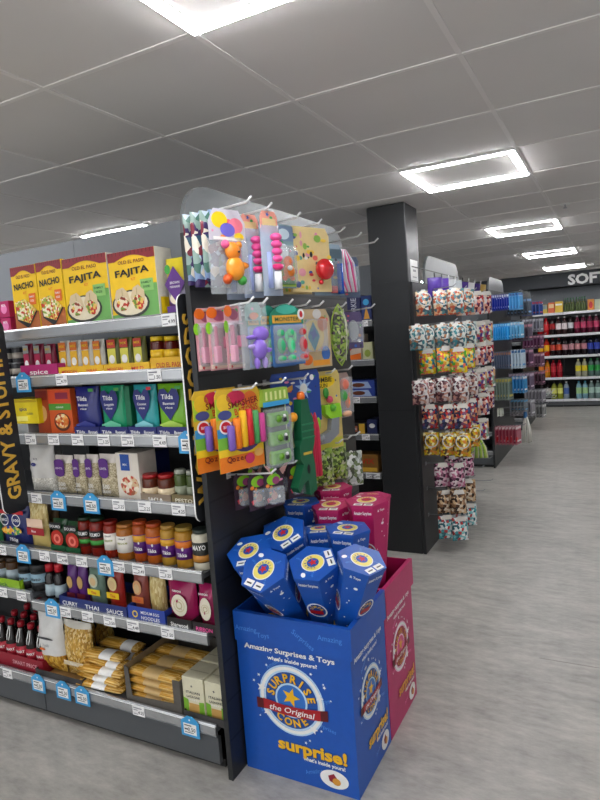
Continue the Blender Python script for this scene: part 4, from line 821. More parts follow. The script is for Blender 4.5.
def capsule_card(label, x, y, w_=.13):
    t = hang('capsule_card', label, 'toy pack', x, y, HC-.005, 'green monster capsule cards', RZ+.05)
    b = B(); b.prism([(-w_/2, -.06), (w_/2, -.06), (w_*.45, 0), (-w_*.45, 0)], front(-.02), .02, mat('9cc048', .35)); fr = front(-.0204); b.rect(fr, -w_*.48, -.062, w_*.5, -.045, SKYB, 1)
    for i in range(5): b.rect(fr, -w_*.38+w_*.17*i, -.04, -w_*.3+w_*.17*i, -.01, mat('e8f0a0', .4), 1)
    b.build('header_card', t)
    b = B(); b.prism([(-w_/2, -.06), (w_/2, -.06), (w_/2, -.27), (w_*.2, -.32), (-w_*.2, -.32), (-w_/2, -.27)][::-1], front(-.001), .002, mat('242a20', .4)); fr = front(-.0012)
    for s_ in (-1, 1): b.rect(fr, s_*w_*.47-.003, -.27, s_*w_*.47+.003, -.065, mat('c8d8a0', .3), 1)
    b.poly(fr, [(-w_*.48, -.27), (-w_*.2, -.316), (w_*.2, -.316), (w_*.48, -.27), (w_*.4, -.27), (0, -.3), (-w_*.4, -.27)], mat('e0a8a0', .4), 2); b.ell(fr, 0, -.305, .012, .01, mat('702850', .4), 4); b.ell(fr, -.03, -.29, .01, .009, LIME, 4); b.build('backing_card', t)
    for i in range(3):
        z_ = -.085-.068*i; b = B(); b.box(-w_*.34, w_*.38, -.035, -.004, z_-.05, z_, mat('6cb024', .25, coat=.5), .008); b.ball((-.01, -.036, z_-.022), .014, mat('5c9420', .3)); b.ball((.02, -.036, z_-.028), .01, BLK); b.ball((.018, -.04, z_-.015), .006, WHITE); b.build('capsule', t)
    blister(t, w_*.85, .21, -.07, .04)
capsule_card('tall green monster capsule card, rear of two', -1.165, 1.83, .085); capsule_card('tall green monster capsule card with three capsules, front of two', -1.095, 1.865, .135)
t = hang('rocket_card', 'deep blue star-sky card behind the green toy gun', 'toy pack', -1.13, 2.12, HC+.035); card(.27, .21, mat('24489c', .35), .02, deco=lambda b, fr: (b.star(fr, .04, -.07, .05, mat('a8c8f0', .4), 1, 8), b.ell(fr, .04, -.07, .02, .02, WHITE, 2), b.ell(fr, .09, -.03, .012, .012, WHITE, 2), b.poly(fr, [(-.12, -.08), (-.02, -.05), (-.02, -.07), (-.12, -.1)], mat('e0a040', .4), 2), b.rect(fr, .03, -.035, .06, -.028, WHITE, 2))).build('backing_card', t)
TG = mat('1c6040', .35, coat=.2); t = hang('toy_gun', 'dark green toy blaster with an orange tip hanging nose up', 'toy', -1.045, 1.99, 1.335)
b = B(); b.prism([(-.02, 0), (.012, 0), (.02, -.05), (.034, -.075), (.034, -.16), (.02, -.2), (.028, -.25), (.03, -.345), (-.005, -.36), (-.012, -.3), (-.035, -.31), (-.06, -.34), (-.07, -.32), (-.045, -.27), (-.03, -.24), (-.045, -.22), (-.045, -.17), (-.032, -.15), (-.03, -.07)][::-1], front(-.025), .04, TG)
for z_ in (-.09, -.115, -.14): b.box(-.03, .036, -.027, -.0255, z_-.006, z_, mat('2a7a54', .35))
b.ell(front(-.0256), -.008, -.26, .008, .018, BLK, 1); b.rect(front(-.0256), -.03, -.205, .015, -.195, mat('c8a83c', .4), 1); b.build('gun_body', t)
B().lathe([(.014, 0), (.016, .008), (.014, .022), (.008, .028)], 12, ORG, cx=-.004, cyy=-.006, z=0).build('muzzle', t)
b = B(); b.ball((-.055, -.01, -.06), .018, mat('f0a020', .3)); b.tube([(-.055, -.01, -.07), (-.075, -.01, -.12), (-.065, -.01, -.17)], .008, mat('7c8c58', .4)); b.build('dart_belt', t)
t = hang('foam_rocket', 'crimson ribbed foam toy between the blaster and yellow card', 'toy', -1.06, 2.085, 1.27); CM = mat('c81c44', .5)
b = B()
for i in range(3): b.lathe([(.012, 0), (.016, .006), (.0155, .19), (.009, .225), (.003, .25)], 12, CM, cx=-.016+.016*i, cyy=-.012+.004*(i % 2), z=-.25)
b.build('foam_body', t)
t = hang('blaster_card', 'yellow card with a lime and grey toy gun and darts', 'toy pack', -1.11, 2.285, HC+.02); w_ = .26
card(w_, .335, mat('d8c070', .4), .02, deco=lambda b, fr: (b.ell(fr, .02, -.045, .08, .028, YEL, 1), b.text(fr, 'ZOMBIE', .02, -.036, .03, BLK, 3, w=.12), b.text(fr, 'GUN', .02, -.06, .024, BLK, 3, w=.06), b.rect(fr, -.125, -.33, .125, -.29, mat('c8c840', .4), 1))).build('backing_card', t)
for i in range(3): b = B().lathe([(.009, 0), (.009, .05)], 10, mat('f0b418', .3), cx=-.085+.026*i, cyy=-.014, z=-.15); b.lathe([(.01, 0), (.006, .014)], 10, ORG, cx=-.085+.026*i, cyy=-.014, z=-.1); b.build('dart', t)
LG = mat('9ae030', .25, coat=.4); GG = mat('8c9298', .3)
b = B(); b.ball((-.05, -.022, -.21), .022, LG, sc=(.9, .7, 1.9)); b.ball((-.068, -.02, -.165), .014, mat('3cb83c', .3), sc=(.8, .7, 2.2)); b.build('water_bulb', t)
b = B(); b.prism([(.0, -.14), (.09, -.14), (.1, -.165), (.1, -.2), (.03, -.2), (0, -.175)][::-1], front(-.03), .03, LG); b.ball((.045, -.03, -.155), .016, mat('58b428', .3)); b.build('gun_top', t)
b = B(); b.prism([(.04, -.2), (.088, -.2), (.08, -.27), (.02, -.3), (-.05, -.3), (-.05, -.27), (.03, -.25)][::-1], front(-.026), .024, GG); b.ball((-.035, -.026, -.275), .018, GG); b.build('gun_grip', t)
b = B(); b.ball((.02, -.02, -.09), .018, GRN, sc=(.8, .6, 1.3)); b.ball((.04, -.02, -.12), .016, mat('d04868', .3)); b.build('monster_target', t)
for k, (x, y) in enumerate(((-1.16, 2.45), (-1.09, 2.47))):
    t = hang('figure_pack', 'orange and pink figure pack right of the yellow card, %s one' % ('rear', 'front')[k], 'toy pack', x, y, HC+.0, 'orange figure packs'); card(.12, .2, mat('a89088', .4), .03).build('backing_card', t)
    b = B(); b.ball((0, -.02, -.05), .026, mat('e87860', .3), sc=(1, .7, 1)); b.ball((-.01, -.02, -.1), .022, mat('48a048', .3), sc=(1, .7, 1.2)); b.ball((.015, -.02, -.13), .016, ORG, sc=(.8, .7, 1.8)); b.ball((.0, -.025, -.18), .022, mat('f0b890', .3), sc=(1.4, .7, .6)); b.build('toy_figure', t); blister(t, .1, .16, -.02)
# row D
SOLD = mixmat(['6c8c30', '8cac40', '4c6420', 'a8c068', '2c3818', 'b8bca0'], 75, .3, bump=.6)
for k, (x, y) in enumerate(((-1.19, 2.26), (-1.12, 2.28), (-1.19, 2.38), (-1.11, 2.40), (-1.18, 2.51), (-1.09, 2.53))):
    t = hang('toy_bag', 'clear bag of green plastic toys low on the panel, %s' % ORD[k] + ' from the left', 'toy bag', x, y, HD+.0-(.06 if k == 5 else 0), 'bags of green toys', RZ-.4); b = B(); b.pillow(.11, .16, .045, SOLD if k < 5 else mixmat(['a8b0a8', 'c8d0c8', '58604c', '788860', 'e0e4e0'], 60, .15), z0=-.16, wob=.5, seed=k); b.build('clear_bag', t); b = B(); b.ring(front(-.003), 0, -.003, .004, .009, WHITE, 1, 14); b.build('hang_tab', t)
for k, (x, y) in enumerate(((-1.2, 1.8), (-1.14, 1.80), (-1.10, 1.84), (-1.16, 1.97), (-1.08, 1.98))):
    t = hang('toy_card', 'dark green and plum character card below the batons, %s' % ORD[k] + ' from the front edge', 'toy pack', x, y, HD+.005, 'plum and green cards', RZ-.1); card(.085, .13, mat('3c2838', .4), .02, deco=lambda b, fr: (b.ell(fr, 0, -.03, .03, .02, LIME), b.ell(fr, .01, -.035, .016, .014, mat('a04878', .4), 2), b.ell(fr, 0, -.09, .014, .014, mat('c87858', .4), 1))).build('backing_card', t); blister(t, .06, .06, -.055)
# ------------------------------------------------------------------ display boxes with cones
def art(b, fr, w, h, base, gold, name1=True):
    lt = mat('4a86d8' if base is KBLU else 'e86aa0', .3); GL = mat('bcdcf8' if base is KBLU else 'f4c0d8', .3)
    rx = random.Random(5)
    for i in range(9): b.text(fr, rx.choice(['Toys', 'Surprises', 'Amazing']), rx.uniform(.15, .85)*w, rx.choice([rx.uniform(.86, .97), rx.uniform(.05, .2), rx.uniform(.25, .8)])*h, h*.035, lt, 1, rot=rx.uniform(-.5, .7))
    b.text(fr, 'Amazing Surprises & Toys', w*.47, h*.795, h*.043, WHITE, 3, w=w*.8, bold=.03); b.text(fr, "what's inside yours?", w*.5, h*.745, h*.032, WHITE, 3, w=w*.44, bold=.03)
    cx, cyy, R = w*.47, h*.505, w*.275
    b.ring(fr, cx, cyy, R*.9, R*1.0, WHITE, 3, 48); b.ring(fr, cx, cyy, R*1.0, R*1.05, GL, 2, 48); b.ring(fr, cx, cyy, R*.84, R*.9, GL, 2, 48); b.ring(fr, cx, cyy, R*.46, R*.52, GL, 3, 36); b.ell(fr, cx, cyy, R*.84, R*.84, mat('1450a8' if base is KBLU else 'c01058', .3), 1, 36)
    b.ell(fr, cx, cyy, R*.46, R*.46, mat('2c70c8' if base is KBLU else 'e04488', .3), 3, 30); b.star(fr, cx, cyy+R*.1, R*.3, gold, 4)
    DK2 = mat('10306c', .4)
    b.arctext(fr, 'SURPRISE', cx+.0015, cyy-.0015, R*.67, R*.36, DK2, 4, PI*.93, PI*.07, bold=.045); b.arctext(fr, 'SURPRISE', cx, cyy, R*.67, R*.34, gold, 5, PI*.93, PI*.07, bold=.035)
    b.arctext(fr, 'CONE', cx+.0015, cyy-.0015, R*.66, R*.34, DK2, 4, PI*1.3, PI*1.7, True, .045); b.arctext(fr, 'CONE', cx, cyy, R*.66, R*.32, gold, 5, PI*1.3, PI*1.7, True, .035)
    bn = lambda x, k: (cx+x*R, cyy-.22*R+k*R-.05*R*math.cos(x*1.2)+.0)
    b.poly(fr, [bn(-1.15, -.2), bn(-.8, -.17), bn(-.8, .13), bn(-1.15, .12)], mat('5c0c14', .4), 6); b.poly(fr, [bn(.8, -.17), bn(1.15, -.14), bn(1.15, .18), bn(.8, .13)], mat('5c0c14', .4), 6)
    b.poly(fr, [bn(-.92, -.15), bn(-.3, -.2), bn(.3, -.2), bn(.92, -.15), bn(.92, .15), bn(.3, .1), bn(-.3, .1), bn(-.92, .15)], mat('a81420', .35), 7); b.text(fr, 'the Original', cx, cyy-.3*R, R*.24, WHITE, 8, w=R*1.45, shear=.25)
    b.text(fr, 'surprise!', w*.62+.002, h*.225-.002, h*.105, DK2, 3, w=w*.6, bold=.05); b.text(fr, 'surprise!', w*.62, h*.225, h*.1, gold, 4, w=w*.6, bold=.04); b.text(fr, "what's inside yours!", w*.72, h*.165, h*.032, WHITE, 4, w=w*.36, bold=.03)
    b.ell(fr, w*.8, h*.085, w*.12, h*.055, WHITE, 4, 30); b.poly(fr, [(w*.75, h*.1), (w*.8, h*.12), (w*.83, h*.09), (w*.8, h*.06), (w*.76, h*.07)], mat('901830', .4), 5); b.ell(fr, w*.82, h*.075, w*.035, h*.022, mat('d89838', .4), 6, 16)
    for i in range(18): a = rx.uniform(0, 2*PI); rr = R*rx.uniform(1.08, 1.35); b.star(fr, cx+rr*math.cos(a), cyy+rr*math.sin(a), rx.uniform(.003, .008), WHITE, 2)
    for a_, r_ in ((2.9, .02), (.3, .016), (-.8, .018), (-2.6, .014)): b.star(fr, cx+R*math.cos(a_)*.97, cyy+R*math.sin(a_)*.97, r_, WHITE, 9)
def dump_bin(name, label, x0, x1, y0, y1, h, base, inner, gold=mat('f0b818', .3)):
    t = thing(name, label, 'display box', (x0, y0, 0)); W_, D_ = x1-x0, y1-y0; e = .004; hs = .105
    b = B(); b.box(0, W_, 0, e, 0, h, base); b.box(0, e, e, D_-e, 0, h, base); b.box(W_-e, W_, e, D_-e, 0, h, base); b.box(0, W_, D_-e, D_, 0, h, base); b.box(e, W_-e, e, D_-e, .0, .004, inner); art(b, Fr((0, 0, 0), (1, 0, 0), (0, 0, 1)), W_, h, base, gold); art(b, Fr((W_, 0, 0), (0, 1, 0), (0, 0, 1)), D_, h, base, gold); b.build('carton_walls', t)
    b = B(); k = .011; b.box(-k*0, W_+k, -k, -.0002, h-hs, h+.002, base); b.box(W_+.0002, W_+k, -.0002, D_, h-hs, h+.002, base); b.box(e+.001, W_-e-.001, e+.0002, e+.0015, h-hs, h+.001, inner); b.box(0, W_+k, -k, .006, h+.0021, h+.004, base); b.box(W_-.006, W_+k, .006, D_, h+.0021, h+.004, base); b.box(0, .006, .006, D_, h+.0021, h+.004, base)
    fr = Fr((0, -k, 0), (1, 0, 0), (0, 0, 1)); lt = mat('4a86d8' if base is KBLU else 'e86aa0', .3)
    for x_, z_, s_, r_ in ((.12, .06, 'Toys', .1), (.28, .05, 'Surprises', -.6), (.38, .03, 'Amazing', 0), (.05, .045, 'Amazing', 0)): b.text(fr, s_, x_, h-z_-.01, .026, lt, 1, rot=r_)
    b.build('rim_sleeve', t)
    return t
dump_bin('cone_display_box', 'tall blue printed floor box full of hexagonal surprise cones', -1.243, -.797, 1.736, 2.06, .602, KBLU, mat('0e3c86', .4))
dump_bin('cone_display_box', 'magenta printed floor box standing behind the blue one', -1.243, -.797, 2.066, 2.40, .60, MAG, mat('8c1048', .4), mat('f0a020', .3))
def cone(label, top, apex, R, base, spin, blue=True, hh=None):
    top = Vector(top); ax = (top-Vector(apex)); Lh = ax.length if hh is None else hh; ax.normalize(); ap = top-ax*Lh
    q = Vector((0, 0, 1)).rotation_difference(ax)
    t = thing('surprise_cone', label, 'toy cone', ap, 0, 'blue surprise cones' if blue else 'magenta surprise cones'); t.rotation_mode = 'QUATERNION'; t.rotation_quaternion = q @ Quaternion((0, 0, 1), spin)
    r0 = R*.42; hx = lambda r, z: [(r*math.cos(PI/3*i), r*math.sin(PI/3*i), z) for i in range(6)]
    b = B(); vs = hx(r0, 0)+hx(R, Lh-.004); b.add(vs, [(i, (i+1) % 6, 6+(i+1) % 6, 6+i) for i in range(6)]+[tuple(reversed(range(6)))], base)
    gold = mat('f0c030', .35); dk = mat('0e3f90' if blue else 'a80c50', .3)
    for i in range(6):
        p0, p1 = Vector(vs[i]), Vector(vs[(i+1) % 6]); p2, p3 = Vector(vs[6+(i+1) % 6]), Vector(vs[6+i]); mid = (p0+p1)/2; u = (p1-p0).normalized(); v = ((p2+p3)/2-mid).normalized(); fr = Fr(mid, u, v); H = ((p2+p3)/2-mid).length; ww = R*.5
        if i % 2 == 0:
            b.text(fr, 'Amazing Surprises', 0, H-.026, .019, WHITE, 2, w=ww*1.6, bold=.03); b.ring(fr, ww*.1, H*.62, ww*.72, ww*.84, WHITE, 1, 24); b.ell(fr, ww*.1, H*.62, ww*.66, ww*.66, dk, 1); b.arctext(fr, 'SURPR', ww*.1, H*.62, ww*.45, ww*.4, gold, 2, PI*.9, PI*.1); b.rect(fr, -ww*.5, H*.575, ww*.6, H*.62, mat('a81420', .4), 3); b.star(fr, -ww*.4, H*.68, .007, WHITE, 4)
            b.rect(fr, -ww*.4, H*.3, ww*.4, H*.36, gold, 2)
        else:
            r = random.Random(i)
            for _ in range(5): b.star(fr, r.uniform(-.5, .5)*ww, H*r.uniform(.4, .9), .004, WHITE, 1)
            b.ell(fr, ww*.2, H*.84, ww*.18, ww*.13, WHITE, 1, 12); b.text(fr, '& Toys', 0, H-.022, .013, WHITE, 2, bold=.03)
    b.build('cone_body', t)
    b = B(); b.add(hx(R+.0015, Lh-.012)+hx(R+.0015, Lh), [(i, (i+1) % 6, 6+(i+1) % 6, 6+i) for i in range(6)]+[tuple(range(6, 12)), tuple(reversed(range(6)))], base)
    fr = Fr((0, 0, Lh), (1, 0, 0), (0, 1, 0)); b.ell(fr, 0, 0, R*.46, R*.46, WHITE, 1, 24); b.ell(fr, 0, 0, R*.42, R*.42, mat('f0e070', .35), 2, 24); b.ell(fr, 0, 0, R*.24, R*.24, base, 3, 20); b.star(fr, 0, 0, R*.2, RED, 4, 5); b.arctext(fr, 'SURPRISE', 0, 0, R*.3, R*.13, dk, 4, PI, 0)
    b.rect(fr, -R*.42, -R*.82, -R*.02, -R*.54, WHITE, 1); b.rect(fr, R*.05, -R*.82, R*.45, -R*.54, WHITE, 1); b.rect(fr, -R*.34, -R*.72, -R*.1, -R*.66, INK, 2); b.rect(fr, R*.14, -R*.72, R*.38, -R*.66, INK, 2); b.ell(fr, -R*.5, R*.5, R*.13, R*.09, WHITE, 1, 12)
    r = random.Random(9)
    for _ in range(4): a = r.uniform(0, 6.28); b.text(fr, 'Toys', .62*R*math.cos(a), .62*R*math.sin(a), R*.14, mat('4a86d8' if blue else 'e86aa0', .3), .7, rot=a)
    b.build('lid', t)
RC = .087
cone('blue hexagonal cone leaning on the black panel, front left of the box', (-1.166, 1.745, .828), (-1.15, 1.94, .45), .083, KBLU, .3)
cone('nearest blue hexagonal cone, its flat top tipped toward the viewer', (-1.066, 1.675, .797), (-1.05, 1.93, .46), RC, KBLU, -.25)
cone('blue hexagonal cone in the middle, front row, between the nearest and the tilted one', (-.925, 1.765, .802), (-.955, 1.93, .42), RC, KBLU, 2.2)
cone('blue hexagonal cone tilted far to the right over the box edge', (-.765, 1.81, .815), (-.90, 1.88, .42), .083, KBLU, 1.2)
cone('highest blue hexagonal cone, behind the nearest one', (-1.088, 1.86, .862), (-1.08, 2.06, .50), RC, KBLU, .9)
cone('blue hexagonal cone behind against the black panel', (-1.16, 1.99, .845), (-1.15, 2.02, .45), .08, KBLU, .2)
cone('blue hexagonal cone low in the middle, mostly hidden', (-1.02, 2.02, .835), (-1.0, 2.0, .42), .08, KBLU, .4)
cone('upright blue hexagonal cone at the right rear of the blue ones', (-.885, 1.98, .86), (-.9, 1.99, .44), .084, KBLU, .1)
cone('blue hexagonal cone farthest back by the magenta ones', (-1.165, 2.155, .895), (-1.155, 2.15, .45), .08, KBLU, .1)
cone('magenta hexagonal cone just behind the blue ones', (-1.03, 2.16, .89), (-1.03, 2.19, .45), .086, MAG, .2, False)
cone('tall upright magenta cone at the right with a printed side', (-.885, 2.18, .91), (-.885, 2.20, .42), .086, MAG, .12, False)
cone('magenta hexagonal cone at the back of the magenta box', (-1.10, 2.33, .915), (-1.09, 2.33, .45), .084, MAG, .3, False)
cone('magenta hexagonal cone at the back right corner of its box', (-.93, 2.35, .88), (-.93, 2.34, .45), .08, MAG, .5, False)
# ------------------------------------------------------------------ confectionery bay behind
bay('shelving_bay', 'grey sweets shelving bay seen between the toy panel and dark column', -2.6, -1.512, [1.662, 1.387, 1.122, .853, .572, .187], {0: [355, 364], 1: [372], 2: [356], 3: [350, 366], 4: [370, 376]}, 4.5, 4.03)
def choc(x0, x1, z, h, label, m, deco, y=4.06):
    t = thing('chocolate_box', label, 'food box', ((x0+x1)/2, y, z-.012)); w_ = x1-x0-.004; b = B(); b.box(-w_/2, w_/2, 0, .15, 0, h, m, .002); deco(b, front(0, -w_/2), w_, h); b.build('carton', t)
choc(-1.72, -1.60, 1.662, .19, 'navy sweets box with upright white lettering', mat('282c58', .4), lambda b, fr, w, h: (b.text(fr, 'YORKIE', w*.55, h*.5, w*.5, mat('c8ccd8', .4), 1, w=h*.8, rot=PI/2),))
choc(-1.60, -1.52, 1.662, .18, 'navy and gold sweets box beside the column', mat('2c3c78', .4), lambda b, fr, w, h: (b.poly(fr, [(w*.2, h*.1), (w*.8, h*.1), (w*.5, h*.6)], mat('d89838', .4)), b.ell(fr, w*.5, h*.75, w*.3, h*.12, SKYB)))
choc(-1.80, -1.615, 1.387, .19, 'white and orange wafer bar box on the second shelf', mat('c8b8a8', .4), lambda b, fr, w, h: (b.poly(fr, [(0.002, .002), (w*.98, .002), (w*.98, h*.3), (0.002, h*.15)], ORG), b.poly(fr, [(w*.1, h*.3), (w*.8, h*.9), (w*.95, h*.75), (w*.3, h*.2)], mat('b83c28', .4), 2), b.text(fr, 'WAFER', w*.5, h*.55, h*.2, WHITE, 3, rot=.6)))
choc(-1.61, -1.53, 1.387, .13, 'cream and green sweets box beside the wafer bars', mat('c8c8a0', .4), lambda b, fr, w, h: b.ell(fr, w*.5, h*.4, w*.3, h*.2, mat('98a848', .4)))
choc(-1.78, -1.53, 1.122, .125, 'blue and white double sweets box on the third shelf', mat('3048a0', .4), lambda b, fr, w, h: (b.poly(fr, [(w*.1, h*.1), (w*.9, h*.1), (w*.8, h*.45), (w*.15, h*.45)], mat('a8bce0', .4)), b.poly(fr, [(w*.1, h*.55), (w*.9, h*.55), (w*.8, h*.92), (w*.15, h*.92)], mat('a8bce0', .4)), b.ell(fr, w*.5, h*.28, w*.2, h*.12, mat('6a3824', .4), 2), b.ell(fr, w*.5, h*.74, w*.2, h*.12, mat('6a3824', .4), 2)))
choc(-1.80, -1.62, .853, .085, 'dark sweets box with an orange panel on the fourth shelf', mat('302828', .4), lambda b, fr, w, h: (b.rect(fr, w*.1, h*.25, w*.65, h*.75, mat('a86048', .4)), b.rect(fr, w*.72, h*.05, w*.97, h*.95, GOLD), b.text(fr, 'CRUNCH', w*.38, h*.5, h*.3, WHITE, 2, w=w*.45)))
choc(-1.61, -1.53, .853, .11, 'navy sweets box beside the orange panelled one', mat('28305c', .4), lambda b, fr, w, h: b.ell(fr, w*.5, h*.6, w*.3, h*.15, WHITE))
choc(-1.82, -1.54, .572, .135, 'golden brown bar box reading TWIX above the magenta cones', mat('8a6028', .4), lambda b, fr, w, h: (b.text(fr, 'TWIX', w*.6, h*.65, h*.4, mat('c03020', .4), 2, w=w*.6), b.rect(fr, w*.05, h*.08, w*.97, h*.3, GOLD)))
bay('shelving_bay', 'far side of the grocery shelving that faces away behind the toy panel', -3.2, -1.29, [1.662, 1.387, 1.122, .853, .572, .187], {}, 2.96, 2.145).rotation_euler = (0, 0, PI)
bay('shelving_bay', 'dark shelving bay beyond the sweets, beside the blue stationery packs', -2.6, -1.24, [1.6, 1.3, 1.0, .7, .4, .187], {}, 7.3, 6.83, 1.9)
bay('shelving_bay', 'farthest dark shelving bay in front of the drinks wall', -2.6, -1.24, [1.6, 1.3, 1.0, .7, .4, .187], {}, 9.8, 9.33, 1.85)
# ------------------------------------------------------------------ sweets end panel
XS = -1.212
bag_rows = [1.73, 1.50, 1.335, 1.135, .95, .755, .535, .355, .165]
WIRE = mat('8c9094', .35, .6, var=0)
hk = [(y, z+.095, .27) for z in bag_rows for y in (4.13, 4.46, 4.8, 5.15)]
end_panel('sweets_display_panel', 'black end panel behind the column hung with bags of sweets', XS, 4.035, 5.46, 1.89, 2.1, 4.36, 5.43, [1.99], hk, hk=WIRE, hr=.003)
B().rect(Fr((XS+.0005, 0, 0), (0, 1, 0), (0, 0, 1)), 4.38, 1.985, 5.41, 1.99, BLK, 1)
def bagkind(cols, rim, scale=52, wob=.35, h=.165, w=.112):
    t = thing('sweets_bag', '', 'sweets bag'); b = B(); b.pillow(w, h, .06, mixmat(cols, scale, .15, bump=.6), z0=-h, nx=7, nz=8, seal=.08, topw=1.0, wob=wob, seed=len(cols)+scale); b.build('filled_bag', t)
    b = B(); fr = front(-.004)
    if rim: b.ring(Fr((0, -.031, 0), (1, 0, 0), (0, 0, 1)), 0, -.055, w*.36, w*.415, mat('d4d8d6', .3), 1, 18); b.prism([(-w*.2, -.012), (w*.2, -.012), (w*.12, .012), (-w*.12, .012)], front(-.0), .002, mat('d8d8d4', .3))
    else: b.prism([(-w*.35, -.02), (w*.35, -.02), (w*.25, .012), (-w*.25, .012)], front(-.032), .002, mat('e0dcd4', .3))
    b.build('hanging_header', t)
    return t
KB = [(['c89870', '5a9098', 'e0c8a8', '4c6470', 'e8e0d8', 'b85a40'], 1), (['7c8c90', 'c0ccc8', 'a87858', '506068', 'd8d8d0', '3c8088'], 1), (['58a838', 'f0d020', 'e8a030', 'f0e890', '3088a0', 'e87058'], 0),
      (['a87878', 'd8c8c4', '70484c', 'c89888', 'e8e0e0', '583840'], 1), (['3c4878', 'c03030', 'e0d8d0', '84506c', 'e8a070', '30304c'], 0), (['f0d030', 'd8b020', 'f4ecb0', 'e08c30', 'a88838', '6a5028'], 1),
      (['703858', 'c87898', '402838', 'e0b8c8', '885068', 'f0e0e4'], 0), (['8c6444', 'd8b890', '583c28', 'e8d8c0', 'a88060', '382820'], 0), (['48a0a8', 'e4ecec', 'c84848', '88c8cc', 'f4f4f0', '386c78'], 0)]
RN = ['top', 'second', 'third', 'fourth', 'fifth', 'sixth', 'seventh', 'eighth', 'bottom']
DS = ['tan and teal', 'silvery', 'green and yellow', 'rosy brown', 'blue and red', 'yellow', 'plum pink', 'toffee brown', 'teal and white']
rg = random.Random(3)
for r_, z in enumerate(bag_rows):
    proto = bagkind(*KB[r_]); first = True
    alt = None if r_ >= 6 else bagkind(['c82838', 'e8e0e0', '702030', 'e8a090', '4a3c78', 'f0c8b0'] if r_ % 2 == 0 else ['e8b078', 'f0ece8', '5c3c90', 'b84858', '88a890', 'd8c8c0'], 0, 45) ; firsta = True
    pos = [(-1.16, 4.12, 'against the panel'), (-1.05, 4.125, 'middle of its hook'), (-.945, 4.13, 'outermost of the front hook'), (-1.06, 4.45, 'inner on the second hook'), (-.95, 4.46, 'outer on the second hook'), (-1.05, 4.79, 'inner on the third hook'), (-.945, 4.80, 'outer on the third hook'), (-1.05, 5.14, 'inner on the last hook'), (-.945, 5.15, 'outer on the last hook')]
    if r_ >= 6: pos = [(x-.045, y, n_) for x, y, n_ in pos]
    if r_ in (1, 3): pos = pos+[(-1.175, 3.99, 'nearest the column')]
    for k, (x, y, pn) in enumerate(pos):
        if (r_ >= 6 and k in (0,)) or (r_ >= 5 and k in (7, 8)) or (r_ >= 6 and k in (5, 6)) or (r_ >= 7 and k in (5,)): continue
        useA = 5 <= k <= 8
        src = alt if useA else proto
        if (first and not useA) or (firsta and useA): o = src
        else: o = copy_tree(src)
        if useA: firsta = False
        else: first = False
        jx = rg.uniform(-.008, .008); o.location = (x+jx, y, z+.092+rg.uniform(-.006, .006)); o.rotation_euler = (rg.uniform(-.05, .05), 0, math.radians(28)+rg.uniform(-.25, .25))
        o['label'] = '%s sweets bag, %s row of the sweets panel, %s' % (DS[r_] if not useA else ('red and violet' if r_ % 2 == 0 else 'peach and violet'), RN[r_], pn); o['group'] = 'sweets bags on the %s row' % RN[r_]
for k, (y, c) in enumerate(((4.15, '4a2c90'), (4.3, '54349c'), (4.45, 'd8dce0'), (4.6, 'ccd4d8'), (4.78, '4c3488'), (4.95, 'e0e0e4'), (5.12, '3c2870'), (5.3, 'b89850'))):
    t = hang('sweets_sachet', '%s sweets sachet in the line under the pale header' % {'4a2c90': 'first violet', '54349c': 'second violet', 'd8dce0': 'first silver', 'ccd4d8': 'second silver', '4c3488': 'third violet, tilted', 'e0e0e4': 'white tilted', '3c2870': 'dark purple', 'b89850': 'gold'}[c], 'sweets bag', -1.09+.012*k, y, 1.91, 'sachets under the pale header', .6); t.rotation_euler = (0, .12*(k > 3), .6)
    b = B(); b.pillow(.10, .13, .03, mat(c, .25), z0=-.13, wob=.2, seed=k); b.build('sachet', t); b = B(); b.tube([(0, 0, 0), (0, 0, .03)], .004, BLK if c[0] in '45' else WHITE); b.build('hang_tab', t)
t = thing('broom_head', 'lime green bristled brush head low on the far side of the sweets', 'brush', (-1.10, 5.36, .62), .3)
b = B()
for i in range(12): b.tube([(-.01+.002*i, 0, 0), (-.05+.011*i, .01*(i % 3), -.12), (-.06+.013*i, .012*(i % 3), -.21)], .005, mat(['a8e030', 'd8f060', 'f0f4d0'][i % 3], .4), 5)
b.build('bristle', t); B().lathe([(.018, -.02), (.016, .03), (.01, .05)], 10, WHITE).build('handle_socket', t)
# ------------------------------------------------------------------ stationery end panels
XT = -1.215
end_panel('stationery_display_panel', 'grey black end panel hung with blue stationery packs beyond the sweets', XT, 6.80, 8.3, 1.95, 2.09, 6.84, 7.8, [], [(y, z, .32) for y, z in ((6.87, 1.89), (6.9, 1.58), (6.87, 1.27), (6.87, .985), (6.87, .66), (7.1, .72), (6.88, .46), (7.15, .56), (7.95, 1.86), (7.95, 1.55), (7.95, 1.24), (7.95, .95), (7.95, .62), (7.4, 1.9), (7.4, 1.6), (7.65, 1.9))], hk=WIRE)
def stack(name, what, cat, x0, n, dx, y, zt, w_, h_, c1, c2, where, th=.014, rz=PI/2-.25):
    proto = None
    for k in range(n):
        lb = '%s, %s from the panel %s' % (what, ORD[k], where)
        if proto is None:
            proto = thing(name, lb, cat, (x0, y, zt), rz, '%s %s' % (what.split(' in ')[0], where)); b = B(); b.prism([(-w_/2, -h_), (w_/2, -h_), (w_/2, -.01), (w_/2-.01, 0), (-w_/2+.01, 0), (-w_/2, -.01)], front(-th/2), th*.3, mat(c1, .3)); b.rect(front(-th/2-.0005), -w_*.45, -h_*.16, w_*.45, -h_*.03, mat(c2, .35), 1)
            b.build('backing_card', proto); b = B(); b.box(-w_*.4, w_*.4, -th, -th/2, -h_*.92, -h_*.22, mat(c1, .2, coat=.5), .003); b.rect(front(-th), -w_*.3, -h_*.85, w_*.3, -h_*.75, mat(c2, .3), 1); b.build('blister', proto)
        else: copy_tree(proto, location=(x0+dx*k, y, zt), label=lb)
